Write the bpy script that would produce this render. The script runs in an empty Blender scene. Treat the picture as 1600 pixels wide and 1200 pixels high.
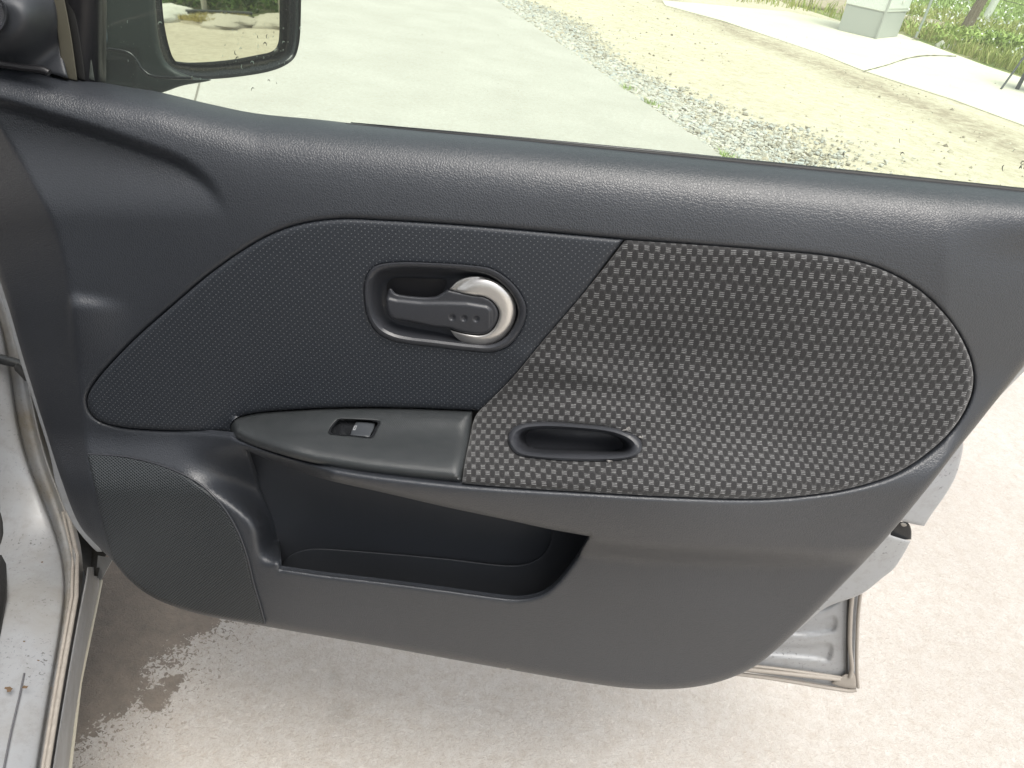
import bpy, math, random
import numpy as np
from mathutils import Vector, Matrix
from mathutils.geometry import delaunay_2d_cdt
random.seed(7); RNG = np.random.default_rng(7)
SC = bpy.context.scene; COL = SC.collection
R = math.radians

# ------------------------------------------------------------------ camera, sky, sun, exposure
CAMH, F, PITCH, ROLL = 1.2, 1200.0, R(33), R(10)
cp, sp, cr, sr = math.cos(PITCH), math.sin(PITCH), math.cos(ROLL), math.sin(ROLL)
cam = bpy.data.cameras.new('camera'); cam.sensor_width = 36; cam.lens = 27; cam.clip_start = .02; cam.clip_end = 2000
camo = bpy.data.objects.new('camera', cam); COL.objects.link(camo); SC.camera = camo
fw = Vector((0, cp, -sp)); R0 = Vector((1, 0, 0)); D0 = Vector((0, -sp, -cp))
X = R0*cr - D0*sr; Y = R0*sr + D0*cr
M = Matrix((X, -Y, -fw)).transposed().to_4x4(); M.translation = Vector((0, 0, CAMH)); camo.matrix_world = M

SUN_EL, SUN_AZ = R(69), R(150)          # azimuth from +Y towards +X
w = bpy.data.worlds.new('World'); SC.world = w; w.use_nodes = True
nt = w.node_tree; bg = nt.nodes['Background']
sky = nt.nodes.new('ShaderNodeTexSky'); sky.sky_type = 'NISHITA'; sky.sun_disc = False
sky.sun_elevation = SUN_EL; sky.sun_rotation = SUN_AZ; sky.dust_density = 3.0; sky.air_density = 1.0; sky.ozone_density = .6
hsv = nt.nodes.new('ShaderNodeHueSaturation'); hsv.inputs['Saturation'].default_value = .24
nt.links.new(sky.outputs[0], hsv.inputs['Color']); nt.links.new(hsv.outputs[0], bg.inputs[0]); bg.inputs[1].default_value = .10
sl = bpy.data.lights.new('sun', 'SUN'); sl.energy = 1.5; sl.angle = R(42); sl.color = (1, .95, .87)
so = bpy.data.objects.new('sun', sl); COL.objects.link(so)
sd = Vector((math.sin(SUN_AZ)*math.cos(SUN_EL), math.cos(SUN_AZ)*math.cos(SUN_EL), math.sin(SUN_EL)))
so.rotation_euler = sd.to_track_quat('Z', 'Y').to_euler(); so.location = sd*30
SC.view_settings.view_transform = 'Standard'; SC.view_settings.look = 'None'
SC.view_settings.gamma = 1; SC.view_settings.use_curve_mapping = False
SC.view_settings.exposure = 1.3
SC.cycles.max_bounces = 8; SC.cycles.transparent_max_bounces = 12

# ------------------------------------------------------------------ geometry helpers
DY = .68                                  # the door's inner plane stands this far in front of the viewer
CAMP = np.array([0, 0, CAMH])
def ray(px, py):
    dx = np.asarray(px, float)-800; dy = np.asarray(py, float)-600
    h = dx*cr+dy*sr; v = -dx*sr+dy*cr
    return np.stack([h, F*cp-v*sp, -(F*sp+v*cp)], -1)
def PY(px, py, y):
    d = ray(px, py); return CAMP + d*(np.asarray(y)/d[..., 1])[..., None]
def PZ(px, py, z):
    d = ray(px, py); return CAMP + d*((np.asarray(z)-CAMH)/d[..., 2])[..., None]
def G(px, py, z=0.0):
    p = PZ(px, py, z); return float(p[0]), float(p[1])
def PP(px, py, p0, n):
    d = ray(px, py); n = np.asarray(n, float); k = ((np.asarray(p0)-CAMP) @ n)/(d @ n); return CAMP + d*k[..., None]

def spl(pts, closed=True, step=4.0):
    """smooth curve through (x,y) points; (x,y,1) marks a hard corner"""
    n = len(pts); P = [np.array(p[:2], float) for p in pts]; C = [len(p) > 2 for p in pts]
    out = []
    for i in range(n if closed else n-1):
        a, b = P[i], P[(i+1) % n]
        a0 = P[i-1] if (closed or i > 0) else a
        b0 = P[(i+2) % n] if (closed or i+2 < n) else b
        la = np.linalg.norm(b-a)+1e-9
        ta = (b-a) if (C[i] or (not closed and i == 0)) else (b-a0)*la/(la+np.linalg.norm(a-a0)+1e-9)
        tb = (b-a) if (C[(i+1) % n] or (not closed and i+2 >= n)) else (b0-a)*la/(la+np.linalg.norm(b0-b)+1e-9)
        m = max(1, int(round(la/step)))
        for k in range(m):
            t = k/m; t2 = t*t; t3 = t2*t
            out.append((2*t3-3*t2+1)*a+(t3-2*t2+t)*ta+(-2*t3+3*t2)*b+(t3-t2)*tb)
    if not closed: out.append(P[-1])
    return np.array(out)
def inside(p, poly):
    x, y = p[:, 0], p[:, 1]; res = np.zeros(len(p), bool)
    a = poly; b = np.roll(poly, -1, 0)
    for (x0, y0), (x1, y1) in zip(a, b):
        if y0 == y1: continue
        c = ((y0 > y) != (y1 > y)); res ^= c & (x < (x1-x0)*(y-y0)/(y1-y0)+x0)
    return res
def dist(p, line, closed=True):
    a = line if closed else line[:-1]; b = np.roll(line, -1, 0) if closed else line[1:]
    best = np.full(len(p), 1e9)
    for s in range(0, len(p), 20000):
        q = p[s:s+20000]; bb = best[s:s+20000]
        for i in range(len(a)):
            d = b[i]-a[i]; L = d @ d+1e-12
            t = np.clip(((q-a[i]) @ d)/L, 0, 1)
            e = q-(a[i]+t[:, None]*d); bb[:] = np.minimum(bb, (e*e).sum(1))
    return np.sqrt(best)
def sst(a, b, x):
    t = np.clip((x-a)/(b-a), 0, 1); return t*t*(3-2*t)

CARLOC = np.array([-.6, .72, 0.0])
def link(name, me, mat, parent=None, loc=None, **props):
    o = bpy.data.objects.new(name, me); COL.objects.link(o)
    if mat is not None:
        for m_ in (mat if isinstance(mat, (list, tuple)) else [mat]): me.materials.append(m_)
    if parent is not None: o.parent = parent
    if loc is not None: o.location = loc
    for k, v in props.items(): o[k] = v
    return o
def mesh(name, V, Fc, mat, parent=None, off=None, smooth=True, sharp=40, uv=None, mi=None, **props):
    V = np.asarray(V, float)
    if off is not None: V = V-np.asarray(off)
    me = bpy.data.meshes.new(name); me.from_pydata(V.tolist(), [], [tuple(int(i) for i in f) for f in Fc])
    if uv is not None:
        l = me.uv_layers.new(name='UVMap'); vi = np.zeros(len(me.loops), int); me.loops.foreach_get('vertex_index', vi)
        l.data.foreach_set('uv', np.asarray(uv)[vi].astype('f').ravel())
    if smooth: me.polygons.foreach_set('use_smooth', [True]*len(me.polygons))
    if mi is not None: me.polygons.foreach_set('material_index', mi)
    me.update()
    if smooth and sharp: me.set_sharp_from_angle(angle=R(sharp))
    return link(name, me, mat, parent, **props)

def thing(name, label, cat, loc=(0, 0, 0), group=None):
    o = bpy.data.objects.new(name, None); COL.objects.link(o); o.location = loc; o.empty_display_size = .1
    o['label'] = label; o['category'] = cat
    if group: o['group'] = group
    return o

def uvof(P, w_):
    # cloth coordinates in metres, turned a little with the door's rising waistline
    a = R(6); x = P[:, 0]; z = P[:, 2]-w_
    return np.stack([x*math.cos(a)+z*math.sin(a), -x*math.sin(a)+z*math.cos(a)], 1)

def slab(name, poly, wf, mat, parent, holes=(), rnd=(.004, 8), hrnd=None, step=7, back=.008, hback=.03, sharp=38, rings=5, plane=None, off=CARLOC, **props):
    """moulded sheet: outline and relief, rounded edges, side walls. wf(x,y) = height above the door plane, in metres"""
    h, r = rnd; hh, hr = hrnd or rnd
    loops = [poly]+list(holes)
    x0, y0 = poly.min(0); x1, y1 = poly.max(0)
    gx, gy = np.meshgrid(np.arange(x0, x1+step, step), np.arange(y0, y1+step, step)); gx[1::2] += step/2
    g = np.stack([gx.ravel(), gy.ravel()], 1); g = g+RNG.uniform(-.04, .04, g.shape)*step
    def ok(p): 
        m = inside(p, poly)
        for hl in holes: m &= ~inside(p, hl)
        return m
    g = g[ok(g)]
    dmin = np.min([dist(g, l) for l in loops], 0)
    keep = dmin > np.maximum(step*.5, 0) if h == 0 else dmin > min(max(r, hr)*1.02, max(step, r))
    if h != 0: keep = (dmin > step*.5)
    g = g[keep]
    pts = [g]
    for li, l in enumerate(loops):
        rr = r if li == 0 else hr
        if (h if li == 0 else hh) == 0: continue
        nrm = np.roll(l, -1, 0)-np.roll(l, 1, 0); nrm = np.stack([-nrm[:, 1], nrm[:, 0]], 1); nrm /= np.linalg.norm(nrm, axis=1)[:, None]+1e-9
        for q in np.linspace(0, 1, rings+1)[1:]**1.6:
            for s_ in (1, -1):
                c = l+s_*nrm*rr*q; c = c[ok(c)]
                if not len(c): continue
                dd = np.min([dist(c, l2) for l2 in loops], 0); c = c[dd > rr*q*.93]; pts.append(c)
    # remove grid points too close to ring points by relying on the triangulation (cheap enough)
    free = np.concatenate(pts)
    n0 = 0; allp = []; edges = []
    for l in loops:
        n = len(l); edges += [(n0+i, n0+(i+1) % n) for i in range(n)]; n0 += n; allp.append(l)
    allp.append(free); A = np.concatenate(allp)
    v, e, f, ov, oe, of = delaunay_2d_cdt([Vector(p) for p in A.tolist()], edges, [], 0, 1e-4)
    V2 = np.array([tuple(p) for p in v]); Fc = np.array(f)
    c = V2[Fc].mean(1); m = inside(c, poly)
    for hl in holes: m &= ~inside(c, hl)
    a = V2[Fc]; area = (a[:, 1, 0]-a[:, 0, 0])*(a[:, 2, 1]-a[:, 0, 1])-(a[:, 2, 0]-a[:, 0, 0])*(a[:, 1, 1]-a[:, 0, 1])
    m &= np.abs(area) > 1e-6
    Fc = Fc[m]; area = area[m]; Fc[area > 0] = Fc[area > 0][:, ::-1]     # image y points down: face the viewer
    Fc = Fc[:, ::-1] if False else Fc
    W = wf(V2[:, 0], V2[:, 1])+np.zeros(len(V2))
    for li, l in enumerate(loops):
        H_, r_ = (h, r) if li == 0 else (hh, hr)
        if H_ == 0: continue
        d = np.clip(dist(V2, l)/r_, 0, 1); W = W-H_*(1-np.sqrt(np.clip(1-(1-d)**2, 0, 1)))
    def place(P2, W_):
        if plane is None: return PY(P2[:, 0], P2[:, 1], DY-W_)
        p0, n = plane; n = np.asarray(n, float)
        P = []
        d = ray(P2[:, 0], P2[:, 1]); k = ((np.asarray(p0)-CAMP) @ n + W_)/(d @ n)
        return CAMP+d*k[:, None]
    P = place(V2, W)
    # side walls
    VV = [P]; FF = [tuple(t) for t in Fc.tolist()]; cnt = len(P); UV = [uvof(P, W)]
    idx = {}
    for i, os_ in enumerate(ov):
        for o_ in os_: idx[o_] = i
    b0 = 0
    for li, l in enumerate(loops):
        ids = [idx[b0+i] for i in range(len(l))]; b0 += len(l)
        bk = back if li == 0 else hback
        if bk <= 0: continue
        T = P[ids].copy()
        if li == 0: B = place(V2[ids], W[ids]-bk)
        else: B = T+np.array([0, bk, 0])
        n = len(ids); VV += [T, B]; UV += [UV[0][ids], UV[0][ids]+np.array([0, .004])]
        for i in range(n):
            j = (i+1) % n; FF.append((cnt+i, cnt+j, cnt+n+j, cnt+n+i))
        cnt += 2*n
    o = mesh(name, np.concatenate(VV), FF, mat, parent, off, True, sharp, np.concatenate(UV), **props)
    return o

def loft(name, rows, mat, parent=None, off=CARLOC, closed=False, sharp=50, sub=0, **props):
    rows = np.asarray(rows); n, m = rows.shape[:2]
    Fc = []
    for i in range(n-1):
        for j in range(m if closed else m-1):
            k = (j+1) % m; Fc.append((i*m+j, i*m+k, (i+1)*m+k, (i+1)*m+j))
    o = mesh(name, rows.reshape(-1, 3), Fc, mat, parent, off, True, None if sub else sharp, **props)
    if sub: s = o.modifiers.new('s', 'SUBSURF'); s.levels = sub; s.render_levels = sub
    return o
def tube(name, pts, rad, mat, parent=None, off=CARLOC, seg=8, cap=True, flat=1.0, **props):
    P = np.asarray(pts, float); n = len(P); V = []; Fc = []
    rad = np.broadcast_to(rad, (n,))
    T = np.gradient(P, axis=0); up = np.array([.3, .2, .93])
    for i in range(n):
        t = T[i]/np.linalg.norm(T[i]); a = np.cross(t, up); a /= np.linalg.norm(a); b = np.cross(a, t)
        for k in range(seg):
            q = 2*math.pi*k/seg; V.append(P[i]+rad[i]*(math.cos(q)*a+math.sin(q)*b*flat))
    for i in range(n-1):
        for k in range(seg):
            j = (k+1) % seg; Fc.append((i*seg+k, i*seg+j, (i+1)*seg+j, (i+1)*seg+k))
    if cap: Fc.append(tuple(range(seg))[::-1]); Fc.append(tuple((n-1)*seg+k for k in range(seg)))
    return mesh(name, V, Fc, mat, parent, off, True, 50, **props)
def ppath(pts, w_=0.0, step=6):
    """open curve given on the photograph, laid on the door at height w_"""
    c = spl(pts, False, step); W = w_(c[:, 0], c[:, 1]) if callable(w_) else w_+np.zeros(len(c))
    return PY(c[:, 0], c[:, 1], DY-W)
def boxv(x0, x1, y0, y1, z0, z1):
    V = [(x, y, z) for x in (x0, x1) for y in (y0, y1) for z in (z0, z1)]
    return V, [(0, 1, 3, 2), (4, 6, 7, 5), (0, 4, 5, 1), (2, 3, 7, 6), (0, 2, 6, 4), (1, 5, 7, 3)]
def box(name, c, s, mat, parent=None, rz=0, bev=.01, off=None, rot=None, **props):
    V, Fc = boxv(-s[0]/2, s[0]/2, -s[1]/2, s[1]/2, -s[2]/2, s[2]/2)
    me = bpy.data.meshes.new(name); me.from_pydata(V, [], Fc)
    o = link(name, me, mat, parent, **props)
    o.location = Vector(c)-(Vector(off) if off is not None else Vector()); o.rotation_euler = rot or (0, 0, rz)
    if bev: b = o.modifiers.new('b', 'BEVEL'); b.width = bev; b.segments = 3; me.polygons.foreach_set('use_smooth', [True]*6); b.harden_normals = False; me.set_sharp_from_angle(angle=R(30))
    return o

# ------------------------------------------------------------------ material helpers
class NT:
    def __init__(s, name):
        s.m = bpy.data.materials.new(name); s.m.use_nodes = True; s.t = s.m.node_tree; s.b = s.t.nodes['Principled BSDF']
    def n(s, typ, **kw):
        o = s.t.nodes.new(typ)
        for k, v in kw.items():
            if k.startswith('i_'): s.set(o, k[2:], v)
            else: setattr(o, k, v)
        return o
    def set(s, node, key, v):
        sock = node.inputs[int(key)] if key.isdigit() else node.inputs[key.replace('_', ' ')]
        if isinstance(v, bpy.types.NodeSocket): s.t.links.new(v, sock)
        else: sock.default_value = v
    def math(s, op, a, b=0.0, c=0.0):
        o = s.n('ShaderNodeMath', operation=op)
        for i, v in enumerate((a, b, c)): s.set(o, str(i), v)
        return o.outputs[0]
    def coord(s, which='Object'): return s.n('ShaderNodeTexCoord').outputs[which]
    def noise(s, scale, detail=4, vec=None, rough=.55, dist_=0):
        o = s.n('ShaderNodeTexNoise', i_Scale=scale, i_Detail=detail, i_Roughness=rough, i_Distortion=dist_)
        if vec is not None: s.set(o, 'Vector', vec)
        return o.outputs[0]
    def vor(s, scale, vec=None, feature='F1', out='Distance', rand=1.0):
        o = s.n('ShaderNodeTexVoronoi', feature=feature, i_Scale=scale, i_Randomness=rand)
        if vec is not None: s.set(o, 'Vector', vec)
        return o.outputs[out]
    def ramp(s, fac, stops):
        o = s.n('ShaderNodeValToRGB'); e = o.color_ramp.elements
        while len(e) < len(stops): e.new(.5)
        for k, (p, c) in enumerate(stops):
            e[k].position = p; e[k].color = (*c, 1) if isinstance(c, tuple) else (c, c, c, 1)
        s.set(o, 'Fac', fac); return o.outputs[0]
    def mapr(s, v, a, b, c=0., d=1.): 
        return s.n('ShaderNodeMapRange', i_0=v, i_1=a, i_2=b, i_3=c, i_4=d).outputs[0]
    def mix(s, fac, a, b, mode='MIX'):
        o = s.n('ShaderNodeMix', data_type='RGBA', blend_type=mode)
        s.set(o, '0', fac)
        for i, v in ((6, a), (7, b)):
            if isinstance(v, tuple) and len(v) == 3: v = (*v, 1)
            s.set(o, str(i), v)
        return o.outputs[2]
    def bump(s, h, strength=.3, d=.001, nrm=None):
        o = s.n('ShaderNodeBump', i_Strength=strength, i_Distance=d, i_Height=h)
        if nrm is not None: s.set(o, 'Normal', nrm)
        return o.outputs[0]
    def fin(s, col=None, rough=None, nrm=None, **kw):
        if col is not None: s.set(s.b, 'Base Color', (*col, 1) if isinstance(col, tuple) else col)
        if rough is not None: s.set(s.b, 'Roughness', rough)
        if nrm is not None: s.set(s.b, 'Normal', nrm)
        for k, v in kw.items(): s.set(s.b, k, v)
        return s.m

def plain(name, col, rough=.5, **kw):
    t = NT(name); n = t.noise(60, 3)
    c = t.mix(t.mapr(n, .3, .7), tuple(x*.85 for x in col), tuple(min(1, x*1.12) for x in col))
    return t.fin(c, t.mapr(t.noise(25, 4), .2, .8, rough*.85, rough*1.15), t.bump(t.noise(900, 2), .08, .0005), **kw)

def leather(name, base=(.028, .0312, .0375), rough=.37, scale=430, st=.28):
    t = NT(name); co = t.coord()
    d = t.noise(90, 2, co); 
    warp = t.n('ShaderNodeVectorMath', operation='ADD', i_0=co, i_1=t.n('ShaderNodeVectorMath', operation='SCALE', i_0=t.n('ShaderNodeTexNoise', i_Scale=180).outputs['Color'], i_3=.003).outputs[0]).outputs[0]
    v = t.vor(scale, warp, 'DISTANCE_TO_EDGE'); v2 = t.vor(scale*2.1, warp, 'F1')
    h = t.math('ADD', t.mapr(v, 0, .22), t.math('MULTIPLY', v2, -.35))
    big = t.noise(7, 3, co)
    dust = t.mapr(t.noise(1400, 1, co), .74, .80)
    c = t.mix(t.mapr(big, .3, .7), base, tuple(x*1.18 for x in base))
    c = t.mix(t.math('MULTIPLY', dust, .18), c, (.25, .24, .22))
    return t.fin(c, t.mapr(big, .3, .7, rough*.93, rough*1.08), t.bump(h, st, .0006), **{'Specular_IOR_Level': .72})

M_leather = leather('grained_moulded_plastic')
M_leather2 = leather('fine_grained_plastic', scale=700, st=.2, rough=.5)
M_smooth = plain('satin_black_plastic', (.036, .038, .044), .34)
M_dark = plain('black_plastic', (.012, .012, .014), .4)
M_gloss = plain('gloss_black_plastic', (.015, .016, .018), .18)
M_rubber = plain('black_rubber', (.014, .014, .014), .6)
M_latch = plain('zinc_latch_metal', (.35, .34, .32), .4, Metallic=.9)

def m_vinyl():
    t = NT('dotted_vinyl'); uv = t.coord('UV'); sx = t.n('ShaderNodeSeparateXYZ', i_0=uv)
    a, b = .0060, .0060
    u = t.math('DIVIDE', sx.outputs[0], a); v = t.math('DIVIDE', sx.outputs[1], b)
    def cell(du, dv):
        fu = t.math('SUBTRACT', t.math('FRACT', t.math('ADD', u, du)), .5); fv = t.math('SUBTRACT', t.math('FRACT', t.math('ADD', v, dv)), .5)
        return t.math('SQRT', t.math('ADD', t.math('MULTIPLY', fu, fu), t.math('MULTIPLY', fv, fv)))
    d = t.math('MINIMUM', cell(0, 0), cell(.5, .5)); dot = t.mapr(d, .13, .06)
    col = t.mix(dot, (.020, .0235, .030), (.085, .092, .10))
    col = t.mix(t.math('MULTIPLY', t.mapr(t.noise(1500, 1), .75, .8), .25), col, (.3, .3, .28))
    h = t.math('SUBTRACT', t.math('MULTIPLY', t.noise(1200, 2), .3), dot)
    return t.fin(col, .5, t.bump(h, .35, .0006))
M_vinyl = m_vinyl()

def m_fabric():
    t = NT('woven_seat_fabric'); uv = t.coord('UV')
    nz = t.n('ShaderNodeTexNoise', i_Scale=9.0, i_Detail=1.0, i_Vector=uv).outputs['Color']
    off = t.n('ShaderNodeVectorMath', operation='SCALE', i_0=t.n('ShaderNodeVectorMath', operation='SUBTRACT', i_0=nz, i_1=(.5, .5, .5)).outputs[0], i_3=.012).outputs[0]
    nz2 = t.n('ShaderNodeTexNoise', i_Scale=260.0, i_Detail=2.0, i_Vector=uv).outputs['Color']
    off2 = t.n('ShaderNodeVectorMath', operation='SCALE', i_0=t.n('ShaderNodeVectorMath', operation='SUBTRACT', i_0=nz2, i_1=(.5, .5, .5)).outputs[0], i_3=.0012).outputs[0]
    uvw = t.n('ShaderNodeVectorMath', operation='ADD', i_0=t.n('ShaderNodeVectorMath', operation='ADD', i_0=uv, i_1=off).outputs[0], i_1=off2).outputs[0]
    sx = t.n('ShaderNodeSeparateXYZ', i_0=uvw)
    u = t.math('DIVIDE', sx.outputs[0], .0094); v = t.math('DIVIDE', sx.outputs[1], .0168)
    def fr(x, d): return t.math('SUBTRACT', t.math('FRACT', t.math('ADD', x, d)), .5)
    def mark(du, dv):
        au = t.math('ABSOLUTE', fr(u, du)); av = t.math('ABSOLUTE', fr(v, dv))
        return t.math('MULTIPLY', t.mapr(au, .25, .20), t.mapr(av, .178, .15))
    mk = t.math('MAXIMUM', mark(0, 0), mark(.5, .5))
    # three dashes in each mark, cut by fine upright threads
    st = t.math('SINE', t.math('MULTIPLY', v, 2*math.pi*9)); st = t.mapr(st, -.1, .6)
    th = t.mapr(t.math('SINE', t.math('MULTIPLY', u, 2*math.pi*9)), -.9, .4, .55, 1)
    mk = t.math('MULTIPLY', t.math('MULTIPLY', mk, st), th)
    def oval(du, dv):
        a = t.math('DIVIDE', fr(u, du), .27); b = t.math('DIVIDE', fr(v, dv), .30)
        return t.math('SQRT', t.math('ADD', t.math('MULTIPLY', a, a), t.math('MULTIPLY', b, b)))
    ov = t.mapr(t.math('MINIMUM', oval(.5, 0), oval(0, .5)), 1.1, .85)
    # small light pin dots round the ovals
    pin = t.math('MULTIPLY', t.mapr(t.math('SINE', t.math('MULTIPLY', u, 2*math.pi*7)), .55, .85), t.mapr(t.math('SINE', t.math('MULTIPLY', v, 2*math.pi*13)), .3, .8))
    pin = t.math('MULTIPLY', pin, t.math('SUBTRACT', 1, ov))
    yarn = t.noise(1700, 2, uv)
    base = t.mix(t.mapr(yarn, .3, .7), (.021, .0212, .022), (.038, .038, .039))
    c = t.mix(ov, base, t.mix(t.mapr(yarn, .3, .7), (.014, .014, .015), (.028, .027, .028)))
    c = t.mix(t.math('MULTIPLY', pin, .5), c, (.15, .147, .145))
    c = t.mix(mk, c, t.mix(t.mapr(t.noise(500, 2, uv), .3, .7), (.15, .15, .153), (.29, .29, .292)))
    wear = t.mapr(t.noise(6, 4, uv, .6), .3, .7, .80, 1.12); c = t.mix(1.0, c, t.n('ShaderNodeCombineColor', i_0=wear, i_1=wear, i_2=wear).outputs[0], 'MULTIPLY')
    c = t.mix(t.math('MULTIPLY', t.mapr(t.noise(900, 2, uv), .68, .74), .35), c, (.34, .33, .31))
    h = t.math('ADD', t.math('MULTIPLY', ov, .8), t.math('ADD', t.math('MULTIPLY', mk, .5), t.math('MULTIPLY', yarn, .6)))
    return t.fin(c, .85, t.bump(h, .5, .0006), **{'Sheen_Weight': .25, 'Sheen_Roughness': .5, 'Specular_IOR_Level': .25})
M_fabric = m_fabric()

def m_grille():
    t = NT('speaker_mesh_plastic'); uv = t.coord('UV'); sx = t.n('ShaderNodeSeparateXYZ', i_0=uv)
    u = t.math('DIVIDE', sx.outputs[0], .0042); v = t.math('DIVIDE', sx.outputs[1], .0042)
    def cell(du, dv):
        fu = t.math('SUBTRACT', t.math('FRACT', t.math('ADD', u, du)), .5); fv = t.math('SUBTRACT', t.math('FRACT', t.math('ADD', v, dv)), .5)
        return t.math('SQRT', t.math('ADD', t.math('MULTIPLY', fu, fu), t.math('MULTIPLY', fv, fv)))
    d = t.math('MINIMUM', cell(0, 0), cell(.5, .5)); hole = t.mapr(d, .30, .20)
    return t.fin(t.mix(hole, (.040, .045, .050), (.004, .007, .008)), .45, t.bump(t.math('SUBTRACT', 1, hole), .7, .0009))
M_grille = m_grille()

def m_trim():
    t = NT('armrest_fine_texture'); uv = t.coord('UV'); sx = t.n('ShaderNodeSeparateXYZ', i_0=uv)
    u = t.math('SINE', t.math('MULTIPLY', sx.outputs[0], 2*math.pi/.0021)); v = t.math('SINE', t.math('MULTIPLY', sx.outputs[1], 2*math.pi/.0021))
    h = t.math('MULTIPLY', u, v)
    c = t.mix(t.mapr(t.noise(12, 3), .3, .7), (.032, .036, .038), (.040, .0435, .046))
    c = t.mix(t.math('MULTIPLY', t.mapr(t.noise(1400, 1), .75, .8), .3), c, (.35, .34, .32))
    return t.fin(c, .34, t.bump(h, .3, .0005), **{'Specular_IOR_Level': .6})
M_trim = m_trim()

def m_chrome():
    t = NT('satin_silver_ring')
    n = t.noise(700, 3)
    return t.fin(t.mix(n, (.74, .72, .69), (.84, .82, .79)), .36, t.bump(n, .04, .0003), Metallic=.9)
M_ring = m_chrome()

def m_paint(name='silver_car_paint', dirt=.5, tan=(.22, .195, .15)):
    t = NT(name); co = t.coord()
    fl = t.noise(2500, 1, co); c = t.mix(fl, (.29, .30, .315), (.37, .38, .395))
    film = t.mapr(t.noise(9, 5, co, .65), .42, .72); c = t.mix(t.math('MULTIPLY', film, dirt), c, tan)
    c = t.mix(t.math('MULTIPLY', t.mapr(t.noise(55, 5, co, .75), .5, .7), .35), c, (.20, .19, .17))
    spk = t.mapr(t.noise(210, 4, co, .7), .60, .66); reg = t.mapr(t.noise(11, 2, co), .40, .62)
    c = t.mix(t.math('MULTIPLY', t.math('MULTIPLY', spk, reg), .75), c, (.05, .045, .04))
    sm = t.mapr(t.vor(70, co), .055, .03); c = t.mix(t.math('MULTIPLY', sm, t.mapr(t.noise(17, 1, co), .5, .56)), c, (.04, .035, .03))
    return t.fin(c, t.mapr(film, 0, 1, .42, .6), t.bump(t.noise(120, 2, co), .03, .001), **{'Metallic': .12, 'Coat_Weight': .2, 'Coat_Roughness': .3})
M_paint = m_paint()
M_paint_dirty = m_paint('grimy_sill_paint', .95, (.20, .165, .11))
M_paint_clean = m_paint('door_edge_paint', .2, (.40, .39, .35))
M_strip = plain('dusty_weatherstrip', (.33, .30, .265), .65)

def m_glass():
    t = NT('green_tinted_window'); nt_ = t.t
    tr = t.n('ShaderNodeBsdfTransparent'); tr.inputs[0].default_value = (.84, .965, .865, 1)
    gl = t.n('ShaderNodeBsdfGlossy'); gl.inputs['Roughness'].default_value = .02; gl.inputs[0].default_value = (1, 1, 1, 1)
    df = t.n('ShaderNodeBsdfDiffuse'); df.inputs[0].default_value = (.75, .8, .74, 1)
    fr = t.n('ShaderNodeFresnel', i_IOR=1.45)
    mx = t.n('ShaderNodeMixShader', i_0=t.math('MULTIPLY', fr.outputs[0], 1.0)); nt_.links.new(tr.outputs[0], mx.inputs[1]); nt_.links.new(gl.outputs[0], mx.inputs[2])
    mx2 = t.n('ShaderNodeMixShader', i_0=.05); nt_.links.new(mx.outputs[0], mx2.inputs[1]); nt_.links.new(df.outputs[0], mx2.inputs[2])
    nt_.links.new(mx2.outputs[0], nt_.nodes['Material Output'].inputs[0]); return t.m
M_glass = m_glass()
t_ = NT('mirror_silvering'); M_mirror = t_.fin((.66, .65, .60), .015, Metallic=1.0)

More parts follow.
